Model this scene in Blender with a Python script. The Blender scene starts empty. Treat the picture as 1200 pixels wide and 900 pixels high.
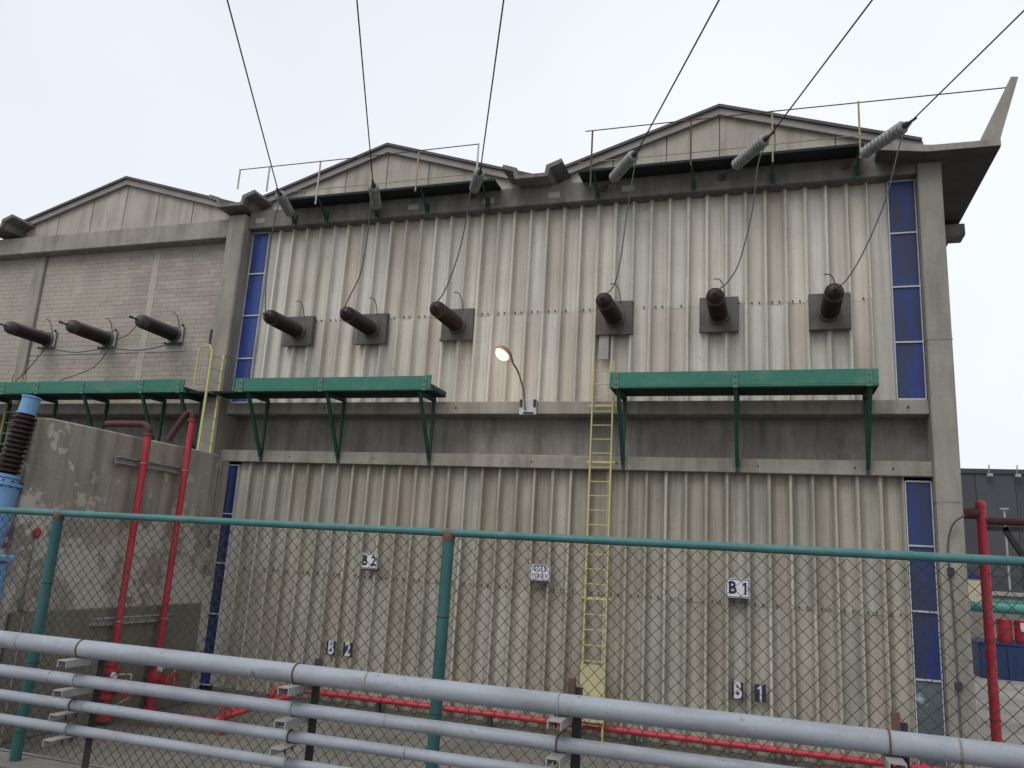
import bpy, math, random
from mathutils import Vector, Matrix
random.seed(7)
scene = bpy.context.scene
col = scene.collection
rad = math.radians

# ------------------------------------------------------------------ camera
CAM = Vector((0.0, -17.0, 3.7))
FPX = 927.18                                   # focal length in pixels of the 1200x900 photograph
PITCH, YAW, ROLL = rad(12.4177), rad(18.3226), rad(3.4024)
FWD = Vector((-math.sin(YAW)*math.cos(PITCH), math.cos(YAW)*math.cos(PITCH), math.sin(PITCH)))
_r = Vector((math.cos(YAW), math.sin(YAW), 0)); _u = _r.cross(FWD)
RGT = math.cos(ROLL)*_r + math.sin(ROLL)*_u
UPV = -math.sin(ROLL)*_r + math.cos(ROLL)*_u
cd = bpy.data.cameras.new('camera'); cam = bpy.data.objects.new('camera', cd); col.objects.link(cam)
cam.matrix_world = Matrix(((RGT.x, UPV.x, -FWD.x, CAM.x), (RGT.y, UPV.y, -FWD.y, CAM.y),
                           (RGT.z, UPV.z, -FWD.z, CAM.z), (0, 0, 0, 1)))
cd.sensor_width = 36.0; cd.sensor_fit = 'HORIZONTAL'; cd.lens = 36.0*FPX/1200.0
cd.clip_start = 0.05; cd.clip_end = 2000
scene.camera = cam

# ------------------------------------------------------------------ world, sun, exposure
SUN_EL, SUN_AZ = rad(52), rad(202)             # azimuth clockwise from +Y
w = bpy.data.worlds.new('World'); scene.world = w; w.use_nodes = True
nt = w.node_tree; nt.nodes.clear()
sky = nt.nodes.new('ShaderNodeTexSky'); sky.sky_type = 'NISHITA'; sky.sun_disc = False
sky.sun_elevation = SUN_EL; sky.sun_rotation = SUN_AZ; sky.air_density = 1.0; sky.dust_density = 4.0
hs = nt.nodes.new('ShaderNodeHueSaturation'); hs.inputs['Saturation'].default_value = 0.35
tc = nt.nodes.new('ShaderNodeTexCoord')
cn = nt.nodes.new('ShaderNodeTexNoise'); cn.inputs['Scale'].default_value = 1.3; cn.inputs['Detail'].default_value = 3
cr = nt.nodes.new('ShaderNodeValToRGB')
cr.color_ramp.elements[0].position = 0.3; cr.color_ramp.elements[0].color = (0.80, 0.855, 0.93, 1)
cr.color_ramp.elements[1].position = 0.7; cr.color_ramp.elements[1].color = (0.95, 0.985, 1.03, 1)
vm = nt.nodes.new('ShaderNodeVectorMath'); vm.operation = 'SCALE'; vm.inputs['Scale'].default_value = 9.9
mx = nt.nodes.new('ShaderNodeMix'); mx.data_type = 'RGBA'; mx.inputs[0].default_value = 0.93
bg = nt.nodes.new('ShaderNodeBackground'); bg.inputs['Strength'].default_value = 0.1
wo = nt.nodes.new('ShaderNodeOutputWorld')
L = nt.links.new
L(tc.outputs['Generated'], cn.inputs['Vector']); L(cn.outputs['Fac'], cr.inputs['Fac'])
L(cr.outputs['Color'], vm.inputs[0]); L(sky.outputs['Color'], hs.inputs['Color'])
L(hs.outputs['Color'], mx.inputs[6]); L(vm.outputs['Vector'], mx.inputs[7])
L(mx.outputs[2], bg.inputs['Color']); L(bg.outputs['Background'], wo.inputs['Surface'])
sl = bpy.data.lights.new('sun', 'SUN'); sl.energy = 1.5; sl.angle = rad(40); sl.color = (1.0, 0.97, 0.93)
so = bpy.data.objects.new('sun', sl); col.objects.link(so)
sd = Vector((math.sin(SUN_AZ)*math.cos(SUN_EL), math.cos(SUN_AZ)*math.cos(SUN_EL), math.sin(SUN_EL)))
so.rotation_euler = sd.to_track_quat('Z', 'Y').to_euler(); so.location = (-4, -20, 40)
scene.view_settings.view_transform = 'Standard'; scene.view_settings.look = 'None'
scene.view_settings.exposure = 0.08; scene.view_settings.gamma = 1.0
scene.view_settings.use_curve_mapping = False
scene.render.resolution_x = 1024; scene.render.resolution_y = 768

# ------------------------------------------------------------------ photo pixel -> place (on a plane the thing touches)
def ray(x, y): return FWD + RGT*((x-600)/FPX) - UPV*((y-450)/FPX)
def atY(x, y, Y): d = ray(x, y); return CAM + d*((Y-CAM.y)/d.y)
def atX(x, y, X): d = ray(x, y); return CAM + d*((X-CAM.x)/d.x)
def atZ(x, y, Z): d = ray(x, y); return CAM + d*((Z-CAM.z)/d.z)

# ------------------------------------------------------------------ materials
def mat(name, c1, c2=None, rough=0.8, scale=1.2, dirt_or_reflect=None, damt=0.0, dscale=(5, 5, 0.5), dlo=0.45, dhi=0.7,
        patch=None, pscale=3.0, plo=0.6, phi=0.64, patch2=None, p2lo=0.62, p2hi=0.66, bump=0.15, bscale=40, metal=0.0, rnd=None,
        grain=0.12, coat=0.0, spec=0.3, local=False):
    m = bpy.data.materials.new(name); m.use_nodes = True
    t = m.node_tree; N = t.nodes; K = t.links.new
    b = N['Principled BSDF']; b.inputs['Roughness'].default_value = rough; b.inputs['Metallic'].default_value = metal
    b.inputs['Specular IOR Level'].default_value = spec
    if coat: b.inputs['Coat Weight'].default_value = coat
    pos = N.new('ShaderNodeNewGeometry').outputs['Position']
    def noise(vec, s, det=5, ro=0.6):
        n = N.new('ShaderNodeTexNoise'); n.inputs['Scale'].default_value = s
        n.inputs['Detail'].default_value = det; n.inputs['Roughness'].default_value = ro
        K(vec, n.inputs['Vector']); return n.outputs['Fac']
    def ramp(f, lo, hi):
        r = N.new('ShaderNodeMapRange'); r.inputs['From Min'].default_value = lo; r.inputs['From Max'].default_value = hi
        K(f, r.inputs['Value']); return r.outputs['Result']
    def mix(f, a, c, mode='MIX'):
        x = N.new('ShaderNodeMix'); x.data_type = 'RGBA'; x.blend_type = mode
        for s, v in ((x.inputs[0], f), (x.inputs[6], a), (x.inputs[7], c)):
            if hasattr(v, 'links'): K(v, s)
            elif isinstance(v, (int, float)): s.default_value = v
            else: s.default_value = (*v, 1)
        return x.outputs[2]
    def scaled(sc):
        v = N.new('ShaderNodeVectorMath'); v.operation = 'MULTIPLY'; v.inputs[1].default_value = sc
        K(pos, v.inputs[0]); return v.outputs[0]
    c2 = c2 or tuple(x*0.8 for x in c1)
    out = mix(ramp(noise(pos, scale), 0.3, 0.7), c1, c2)
    if rnd:
        oi = N.new('ShaderNodeObjectInfo'); r = N.new('ShaderNodeValToRGB'); r.color_ramp.interpolation = 'CONSTANT'
        els = r.color_ramp.elements
        while len(els) < len(rnd): els.new(0.5)
        for i, (e, c) in enumerate(zip(els, rnd)): e.position = i/len(rnd); e.color = (*c, 1)
        K(oi.outputs['Random'], r.inputs['Fac']); out = mix(1.0, out, r.outputs['Color'], 'MULTIPLY')
    if patch: out = mix(ramp(noise(pos, pscale, 6, 0.65), plo, phi), out, patch)
    if patch2: out = mix(ramp(noise(scaled((1.7, 1.7, 2.3)), pscale*1.1, 6, 0.7), p2lo, p2hi), out, patch2)
    if dirt_or_reflect:
        f = ramp(noise(scaled(dscale), 1.0, 6, 0.65), dlo, dhi)
        q = N.new('ShaderNodeMath'); q.operation = 'MULTIPLY'; q.inputs[1].default_value = damt; K(f, q.inputs[0])
        out = mix(q.outputs[0], out, dirt_or_reflect)
    if grain:
        g = ramp(noise(pos, bscale, 3), 0.2, 0.8)
        r = N.new('ShaderNodeMapRange'); r.inputs['To Min'].default_value = 1-grain; r.inputs['To Max'].default_value = 1+grain
        K(g, r.inputs['Value'])
        cmb = N.new('ShaderNodeCombineColor')
        for i in range(3): K(r.outputs['Result'], cmb.inputs[i])
        out = mix(1.0, out, cmb.outputs[0], 'MULTIPLY')
    K(out, b.inputs['Base Color'])
    if bump:
        bn = N.new('ShaderNodeBump'); bn.inputs['Strength'].default_value = bump; bn.inputs['Distance'].default_value = 0.02
        K(noise(pos, bscale*0.6, 6, 0.7), bn.inputs['Height']); K(bn.outputs['Normal'], b.inputs['Normal'])
    return m

M = {}
RND = [(1, 1, 1), (0.92, 0.91, 0.88), (1.04, 1.05, 1.05), (0.87, 0.83, 0.77), (0.98, 0.97, 0.93), (1.06, 1.05, 1.02), (0.92, 0.95, 0.94), (0.93, 0.88, 0.84)]
M['sheet'] = mat('fibre_cement', (0.61, 0.585, 0.535), (0.50, 0.475, 0.43), 0.85, 0.7, dirt_or_reflect=(0.22, 0.185, 0.14), damt=0.5,
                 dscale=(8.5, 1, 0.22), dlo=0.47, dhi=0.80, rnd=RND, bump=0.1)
M['sheet_low'] = mat('fibre_cement_aged', (0.415, 0.39, 0.335), (0.32, 0.302, 0.258), 0.88, 0.7, dirt_or_reflect=(0.12, 0.105, 0.08), damt=0.7,
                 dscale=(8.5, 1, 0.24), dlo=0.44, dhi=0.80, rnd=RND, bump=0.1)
M['sheet_flat'] = mat('fibre_cement_flat', (0.5, 0.475, 0.425), (0.4, 0.38, 0.335), 0.88, 0.7, dirt_or_reflect=(0.2, 0.175, 0.14), damt=0.6, dscale=(8.5, 1, 0.22), dlo=0.44, dhi=0.8, bump=0.1)
def rib_tone(m, col_, amt, crown_amt):
    # darker beside every rib, lighter on its crown: follows the sheet profile (local x of each sheet)
    t = m.node_tree; N = t.nodes; K = t.links.new; b = N['Principled BSDF']; old = b.inputs['Base Color'].links[0].from_socket
    tc_ = N.new('ShaderNodeTexCoord'); sp = N.new('ShaderNodeSeparateXYZ'); K(tc_.outputs['Object'], sp.inputs[0])
    r = N.new('ShaderNodeValToRGB'); e = r.color_ramp.elements
    q = N.new('ShaderNodeMath'); q.operation = 'DIVIDE'; q.inputs[1].default_value = 0.413; K(sp.outputs['X'], q.inputs[0]); K(q.outputs[0], r.inputs['Fac'])
    for k, (p, v) in enumerate(((0.0, 0.5), (0.03, 0.0), (0.14, 0.0), (0.19, 0.75), (0.34, 0.9), (0.46, 0.15), (0.72, 0.05), (0.84, 0.6), (0.93, 0.9), (1.0, 0.5))):
        x = e[k] if k < 2 else e.new(p); x.position = p; x.color = (v, v, v, 1)
    n = N.new('ShaderNodeTexNoise'); n.inputs['Scale'].default_value = 1.0; n.inputs['Detail'].default_value = 5
    v = N.new('ShaderNodeVectorMath'); v.operation = 'MULTIPLY'; v.inputs[1].default_value = (4, 1, 0.5)
    g_ = N.new('ShaderNodeNewGeometry'); K(g_.outputs['Position'], v.inputs[0]); K(v.outputs[0], n.inputs['Vector'])
    mr = N.new('ShaderNodeMapRange'); mr.inputs['From Min'].default_value = 0.35; mr.inputs['From Max'].default_value = 0.65; mr.inputs['To Min'].default_value = 0.15; mr.inputs['To Max'].default_value = amt
    K(n.outputs['Fac'], mr.inputs['Value'])
    mu = N.new('ShaderNodeMath'); mu.operation = 'MULTIPLY'; K(r.outputs['Color'], mu.inputs[0]); K(mr.outputs['Result'], mu.inputs[1])
    mx = N.new('ShaderNodeMix'); mx.data_type = 'RGBA'; K(mu.outputs[0], mx.inputs[0]); K(old, mx.inputs[6]); mx.inputs[7].default_value = (*col_, 1)
    cw = N.new('ShaderNodeValToRGB'); K(q.outputs[0], cw.inputs['Fac']); e = cw.color_ramp.elements      # lighter crowns
    for k, (p, v) in enumerate(((0.0, 0.0), (0.04, crown_amt), (0.12, crown_amt), (0.16, 0.0))):
        x = e[k] if k < 2 else e.new(p); x.position = p; x.color = (v, v, v, 1)
    m2 = N.new('ShaderNodeMix'); m2.data_type = 'RGBA'; K(cw.outputs['Color'], m2.inputs[0]); K(mx.outputs[2], m2.inputs[6]); m2.inputs[7].default_value = (0.64, 0.615, 0.56, 1)
    v3 = N.new('ShaderNodeVectorMath'); v3.operation = 'MULTIPLY'; v3.inputs[1].default_value = (13, 1, 0.33); K(g_.outputs['Position'], v3.inputs[0])
    n3 = N.new('ShaderNodeTexNoise'); n3.inputs['Scale'].default_value = 1.0; n3.inputs['Detail'].default_value = 7; n3.inputs['Roughness'].default_value = 0.7
    K(v3.outputs[0], n3.inputs['Vector'])
    r3 = N.new('ShaderNodeMapRange'); r3.inputs['From Min'].default_value = 0.60; r3.inputs['From Max'].default_value = 0.74; r3.inputs['To Max'].default_value = 0.75
    K(n3.outputs['Fac'], r3.inputs['Value'])
    m3 = N.new('ShaderNodeMix'); m3.data_type = 'RGBA'; K(r3.outputs['Result'], m3.inputs[0]); K(m2.outputs[2], m3.inputs[6]); m3.inputs[7].default_value = (0.13, 0.098, 0.068, 1)
    n4 = N.new('ShaderNodeTexNoise'); n4.inputs['Scale'].default_value = 22; n4.inputs['Detail'].default_value = 6; K(g_.outputs['Position'], n4.inputs['Vector'])
    r4 = N.new('ShaderNodeMapRange'); r4.inputs['From Min'].default_value = 0.66; r4.inputs['From Max'].default_value = 0.72; r4.inputs['To Max'].default_value = 0.6
    K(n4.outputs['Fac'], r4.inputs['Value'])
    m4 = N.new('ShaderNodeMix'); m4.data_type = 'RGBA'; K(r4.outputs['Result'], m4.inputs[0]); K(m3.outputs[2], m4.inputs[6]); m4.inputs[7].default_value = (0.12, 0.11, 0.095, 1)
    K(m4.outputs[2], b.inputs['Base Color'])
rib_tone(M['sheet'], (0.27, 0.245, 0.21), 0.5, 0.5); rib_tone(M['sheet_low'], (0.14, 0.128, 0.1), 0.62, 0.28)
M['concrete'] = mat('column_concrete', (0.305, 0.285, 0.248), (0.22, 0.207, 0.18), 0.9, 1.1, dirt_or_reflect=(0.12, 0.11, 0.095), damt=0.65,
                    dscale=(4, 4, 0.45), dlo=0.45, dhi=0.75, bump=0.25)
M['beam'] = mat('beam_concrete', (0.21, 0.2, 0.185), (0.125, 0.12, 0.11), 0.9, 1.5, dirt_or_reflect=(0.065, 0.06, 0.055), damt=0.7,
                dscale=(3, 3, 0.6), dlo=0.42, dhi=0.72, patch=(0.36, 0.34, 0.31), pscale=1.9, plo=0.66, phi=0.7, bump=0.25)
M['soffit'] = mat('soot_and_shade_soffit', (0.1, 0.095, 0.09), (0.065, 0.06, 0.058), 0.92, 1.2, dirt_or_reflect=(0.04, 0.037, 0.035), damt=0.6, dscale=(1, 1, 1), bump=0.2)  # soot stain, with the shade under the eave darkened into the colour
M['ledge'] = mat('ledge_concrete', (0.32, 0.298, 0.26), (0.225, 0.21, 0.182), 0.9, 1.3, dirt_or_reflect=(0.11, 0.1, 0.085), damt=0.7,
                 dscale=(3.5, 3.5, 0.5), dlo=0.45, dhi=0.75, bump=0.25)
M['recess'] = mat('recess_concrete', (0.27, 0.255, 0.228), (0.175, 0.166, 0.15), 0.92, 1.0, dirt_or_reflect=(0.085, 0.08, 0.07), damt=0.7,
                  dscale=(3.5, 3.5, 0.5), dlo=0.42, dhi=0.7, patch=(0.3, 0.282, 0.25), pscale=1.9, plo=0.56, phi=0.74, bump=0.25)
M['gable'] = mat('gable_panel', (0.45, 0.42, 0.375), (0.35, 0.328, 0.292), 0.88, 0.8, dirt_or_reflect=(0.16, 0.145, 0.122), damt=0.75,
                 dscale=(4.2, 3, 0.5), dlo=0.47, dhi=0.75, rnd=[(1, 1, 1), (0.92, 0.91, 0.9), (0.97, 0.96, 0.95), (0.88, 0.87, 0.85)], bump=0.1)
M['rake'] = mat('rake_concrete', (0.29, 0.27, 0.255), (0.22, 0.205, 0.195), 0.9, 2, bump=0.2)
M['roof'] = mat('roof_edge', (0.1, 0.095, 0.1), (0.07, 0.066, 0.07), 0.8, 2)
M['brick'] = mat('wall_block', (0.37, 0.336, 0.292), (0.295, 0.268, 0.236), 0.92, 1.0, dirt_or_reflect=(0.27, 0.245, 0.215), damt=0.6, dscale=(2, 2, 1.2),
                 rnd=[(1, 1, 1), (0.93, 0.92, 0.9), (1.06, 1.05, 1.03), (0.97, 0.94, 0.92), (0.9, 0.89, 0.88)], bump=0.35, bscale=30)
M['mortar'] = mat('mortar', (0.4, 0.365, 0.32), (0.33, 0.302, 0.266), 0.95, 2)
M['firewall'] = mat('flaking_wall', (0.34, 0.308, 0.265), (0.25, 0.226, 0.194), 0.92, 0.9, patch=(0.48, 0.455, 0.41), pscale=1.6, plo=0.585, phi=0.61,
                    patch2=(0.31, 0.33, 0.32), p2lo=0.6, p2hi=0.68, dirt_or_reflect=(0.1, 0.09, 0.075), damt=0.7, dscale=(3, 3, 0.3), dlo=0.46, dhi=0.72, bump=0.4, bscale=25)
def flaking():
    m = M['firewall']; t = m.node_tree; N = t.nodes; K = t.links.new; b = N['Principled BSDF']
    old = b.inputs['Base Color'].links[0].from_socket; pos = N.new('ShaderNodeNewGeometry').outputs['Position']
    sp = N.new('ShaderNodeSeparateXYZ'); K(pos, sp.inputs[0])
    zr = N.new('ShaderNodeMapRange'); zr.interpolation_type = 'SMOOTHSTEP'
    for n_, v in (('From Min', 4.9), ('From Max', 3.4), ('To Min', 0.0), ('To Max', 0.13)): zr.inputs[n_].default_value = v
    K(sp.outputs['Z'], zr.inputs['Value'])
    no = N.new('ShaderNodeTexNoise'); no.inputs['Scale'].default_value = 1.1; no.inputs['Detail'].default_value = 9; no.inputs['Roughness'].default_value = 0.72
    K(pos, no.inputs['Vector'])
    ad = N.new('ShaderNodeMath'); ad.operation = 'ADD'; K(no.outputs['Fac'], ad.inputs[0]); K(zr.outputs['Result'], ad.inputs[1])
    st = N.new('ShaderNodeMapRange'); st.inputs['From Min'].default_value = 0.60; st.inputs['From Max'].default_value = 0.635; K(ad.outputs[0], st.inputs['Value'])
    mx = N.new('ShaderNodeMix'); mx.data_type = 'RGBA'; K(st.outputs['Result'], mx.inputs[0]); K(old, mx.inputs[6]); mx.inputs[7].default_value = (0.44, 0.415, 0.37, 1)
    K(mx.outputs[2], b.inputs['Base Color'])
flaking()
M['plinth'] = mat('plinth_render', (0.2, 0.185, 0.15), (0.15, 0.14, 0.115), 0.92, 1.0, dirt_or_reflect=(0.09, 0.085, 0.07), damt=0.5, bump=0.3)
def glass(name, c, c2):
    m = mat(name, c, c2, 0.28, 0.9, grain=0, bump=0.02, bscale=3, spec=0.28, dirt_or_reflect=(0.035, 0.042, 0.06), damt=0.75, dscale=(3.2, 3, 0.5), dlo=0.45, dhi=0.57)  # dark grey patches paint reflections into the blue panes
    return m
M['glass'] = glass('blue_glass', (0.03, 0.056, 0.23), (0.042, 0.08, 0.28))
M['glass_dark'] = glass('dark_blue_glass', (0.02, 0.036, 0.135), (0.027, 0.05, 0.19))
M['pane_grey'] = mat('painted_over_pane', (0.07, 0.095, 0.1), (0.1, 0.13, 0.135), 0.5, 2, patch=(0.33, 0.42, 0.42), pscale=2.2, plo=0.62, phi=0.72)
M['frame'] = mat('window_frame', (0.5, 0.52, 0.56), (0.36, 0.38, 0.42), 0.5, 2)
M['green'] = mat('green_paint', (0.034, 0.165, 0.117), (0.03, 0.14, 0.1), 0.6, 1.3, dirt_or_reflect=(0.11, 0.18, 0.145), damt=0.85, dscale=(2.2, 3, 4),
                 dlo=0.5, dhi=0.75, patch=(0.11, 0.085, 0.055), pscale=9, plo=0.645, phi=0.68, patch2=(0.02, 0.1, 0.07), p2lo=0.6, p2hi=0.68, bump=0.1)
M['green_dark'] = mat('green_steel', (0.017, 0.068, 0.052), (0.012, 0.048, 0.038), 0.6, 2, patch=(0.06, 0.045, 0.035), pscale=5, plo=0.62, phi=0.7)
M['green_pale'] = mat('chalky_green_paint', (0.09, 0.2, 0.15), (0.07, 0.15, 0.115), 0.7, 3)
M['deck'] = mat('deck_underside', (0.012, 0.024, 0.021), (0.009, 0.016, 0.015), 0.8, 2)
M['teal'] = mat('teal_paint', (0.045, 0.15, 0.148), (0.034, 0.115, 0.115), 0.45, 2.5, patch=(0.13, 0.085, 0.06), pscale=14, plo=0.68, phi=0.72,
                dirt_or_reflect=(0.13, 0.2, 0.19), damt=0.4, dscale=(6, 6, 6), bump=0.05)
M['teal_dark'] = mat('dark_teal_paint', (0.026, 0.105, 0.105), (0.02, 0.075, 0.078), 0.5, 2.5, patch=(0.09, 0.065, 0.05), pscale=12, plo=0.66, phi=0.7, dirt_or_reflect=(0.06, 0.12, 0.115), damt=0.5, dscale=(6, 6, 2), bump=0.05)
M['teal_worn'] = mat('worn_teal_paint', (0.07, 0.14, 0.13), (0.11, 0.085, 0.065), 0.7, 9)
M['rust'] = mat('rusty_steel', (0.12, 0.07, 0.05), (0.07, 0.045, 0.035), 0.85, 12, bump=0.2)
M['wire'] = mat('galvanised_wire', (0.06, 0.056, 0.05), (0.04, 0.036, 0.03), 0.65, 6, metal=0.1, bump=0)
M['pipe'] = mat('grey_pipe_paint', (0.285, 0.31, 0.35), (0.24, 0.262, 0.295), 0.5, 1.5, dirt_or_reflect=(0.17, 0.172, 0.18), damt=0.75, dscale=(2.2, 9, 9), dlo=0.47,
                patch=(0.16, 0.1, 0.07), pscale=17, plo=0.665, phi=0.69, patch2=(0.21, 0.22, 0.235), p2lo=0.6, p2hi=0.66, bump=0.04, grain=0.05)
M['weld'] = mat('rusty_weld', (0.26, 0.27, 0.29), (0.17, 0.11, 0.075), 0.6, 25)
M['galv'] = mat('zinc_steel', (0.38, 0.38, 0.37), (0.27, 0.26, 0.25), 0.5, 9, metal=0.35, patch=(0.15, 0.1, 0.07), pscale=9, plo=0.62, phi=0.7)
M['dark_steel'] = mat('dark_steel', (0.045, 0.045, 0.047), (0.03, 0.028, 0.027), 0.7, 6, patch=(0.09, 0.055, 0.04), pscale=8, plo=0.6, phi=0.7)
M['red'] = mat('red_paint', (0.43, 0.028, 0.048), (0.35, 0.022, 0.036), 0.42, 2.0, dirt_or_reflect=(0.3, 0.085, 0.085), damt=0.6, dscale=(4, 4, 1.2), patch=(0.16, 0.04, 0.035), pscale=14, plo=0.66, phi=0.7, bump=0.04, grain=0.06)
M['red_old'] = mat('rusty_red_pipe', (0.2, 0.055, 0.045), (0.13, 0.045, 0.035), 0.7, 5, bump=0.1)
M['yellow'] = mat('faded_yellow_paint', (0.5, 0.455, 0.16), (0.42, 0.385, 0.17), 0.6, 3, patch=(0.26, 0.2, 0.1), pscale=9, plo=0.68, phi=0.73)
M['yellow_dull'] = mat('rusty_yellow_paint', (0.33, 0.29, 0.13), (0.2, 0.16, 0.09), 0.75, 4)
M['yellow_pale'] = mat('pale_yellow_sheet', (0.46, 0.42, 0.24), (0.38, 0.35, 0.2), 0.7, 2)
M['porcelain'] = mat('brown_porcelain', (0.032, 0.018, 0.017), (0.022, 0.013, 0.012), 0.4, 4, grain=0.05, bump=0, spec=0.25, dirt_or_reflect=(0.04, 0.03, 0.03), damt=0.6, dscale=(3, 3, 3))
M['porcelain_dust'] = mat('dusty_porcelain', (0.085, 0.08, 0.083), (0.035, 0.028, 0.028), 0.55, 6)
M['plate'] = mat('steel_plate', (0.12, 0.118, 0.11), (0.08, 0.078, 0.072), 0.7, 3, dirt_or_reflect=(0.06, 0.05, 0.045), damt=0.6, dscale=(5, 5, 1))
M['plate_pale'] = mat('pale_plate', (0.34, 0.34, 0.31), (0.28, 0.28, 0.255), 0.8, 3)
M['ins'] = mat('insulator_glass', (0.23, 0.24, 0.24), (0.13, 0.14, 0.14), 0.35, 6, spec=0.5, grain=0.08)
M['cable'] = mat('cable', (0.035, 0.038, 0.045), (0.028, 0.03, 0.034), 0.6, 4, bump=0)
M['cable_grey'] = mat('bare_cable', (0.07, 0.08, 0.072), (0.05, 0.055, 0.05), 0.6, 4, bump=0)
M['tblue'] = mat('transformer_blue', (0.16, 0.31, 0.52), (0.13, 0.27, 0.46), 0.5, 2, dirt_or_reflect=(0.1, 0.17, 0.27), damt=0.4, dscale=(3, 3, 0.8))
M['ground'] = mat('yard_ground', (0.21, 0.195, 0.168), (0.13, 0.12, 0.104), 0.95, 0.8, dirt_or_reflect=(0.08, 0.07, 0.06), damt=0.6, dscale=(0.6, 0.6, 0.6), bump=0.5, bscale=18,
                  patch=(0.3, 0.28, 0.25), pscale=1.2, plo=0.62, phi=0.7)
M['pavement'] = mat('pale_paving', (0.37, 0.35, 0.32), (0.3, 0.285, 0.26), 0.92, 0.5, dirt_or_reflect=(0.2, 0.185, 0.165), damt=0.6, dscale=(0.5, 0.5, 0.5), bump=0.2)
M['kerb'] = mat('kerb_concrete', (0.2, 0.19, 0.17), (0.14, 0.13, 0.12), 0.95, 2, bump=0.4)
M['sign'] = mat('sign_white', (0.62, 0.62, 0.66), (0.54, 0.54, 0.58), 0.5, 4, grain=0.04, bump=0)
M['ink'] = mat('sign_ink', (0.012, 0.012, 0.03), (0.016, 0.016, 0.035), 0.6, 4, grain=0, bump=0)
M['stencil'] = mat('stencil_black', (0.02, 0.022, 0.035), (0.03, 0.03, 0.045), 0.8, 6, bump=0)
M['stencil_white'] = mat('stencil_white', (0.52, 0.53, 0.58), (0.42, 0.43, 0.47), 0.8, 9, bump=0)
M['rust_dark'] = mat('dark_rusty_pipe', (0.09, 0.03, 0.032), (0.06, 0.022, 0.024), 0.7, 3)
M['farwall'] = mat('dark_sheet_wall', (0.058, 0.062, 0.072), (0.05, 0.053, 0.062), 0.8, 0.3, rnd=[(1, 1, 1), (1.15, 1.15, 1.15), (0.9, 0.9, 0.9)], bump=0)
M['blue_bin'] = mat('blue_bund_paint', (0.018, 0.05, 0.16), (0.014, 0.038, 0.12), 0.6, 1.0, dirt_or_reflect=(0.05, 0.07, 0.12), damt=0.5)
M['pale_green'] = mat('pale_teal_paint', (0.1, 0.3, 0.27), (0.08, 0.25, 0.23), 0.6, 1)
M['cream'] = mat('cream_board', (0.6, 0.55, 0.4), (0.52, 0.47, 0.33), 0.7, 3, patch=(0.25, 0.22, 0.18), pscale=5, plo=0.6, phi=0.66)
M['lampgrey'] = mat('lamp_housing', (0.2, 0.19, 0.18), (0.15, 0.14, 0.13), 0.5, 5)
M['halo'] = mat('halo_orange', (0.42, 0.26, 0.13), (0.34, 0.2, 0.1), 0.4, 8)  # colour of the painted glow around the lamp lens
em = bpy.data.materials.new('lit_lens'); em.use_nodes = True
_b = em.node_tree.nodes['Principled BSDF']; _b.inputs['Base Color'].default_value = (0.9, 0.75, 0.5, 1)
_b.inputs['Emission Color'].default_value = (1.0, 0.72, 0.38, 1); _b.inputs['Emission Strength'].default_value = 6.0
M['lens'] = em

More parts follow.
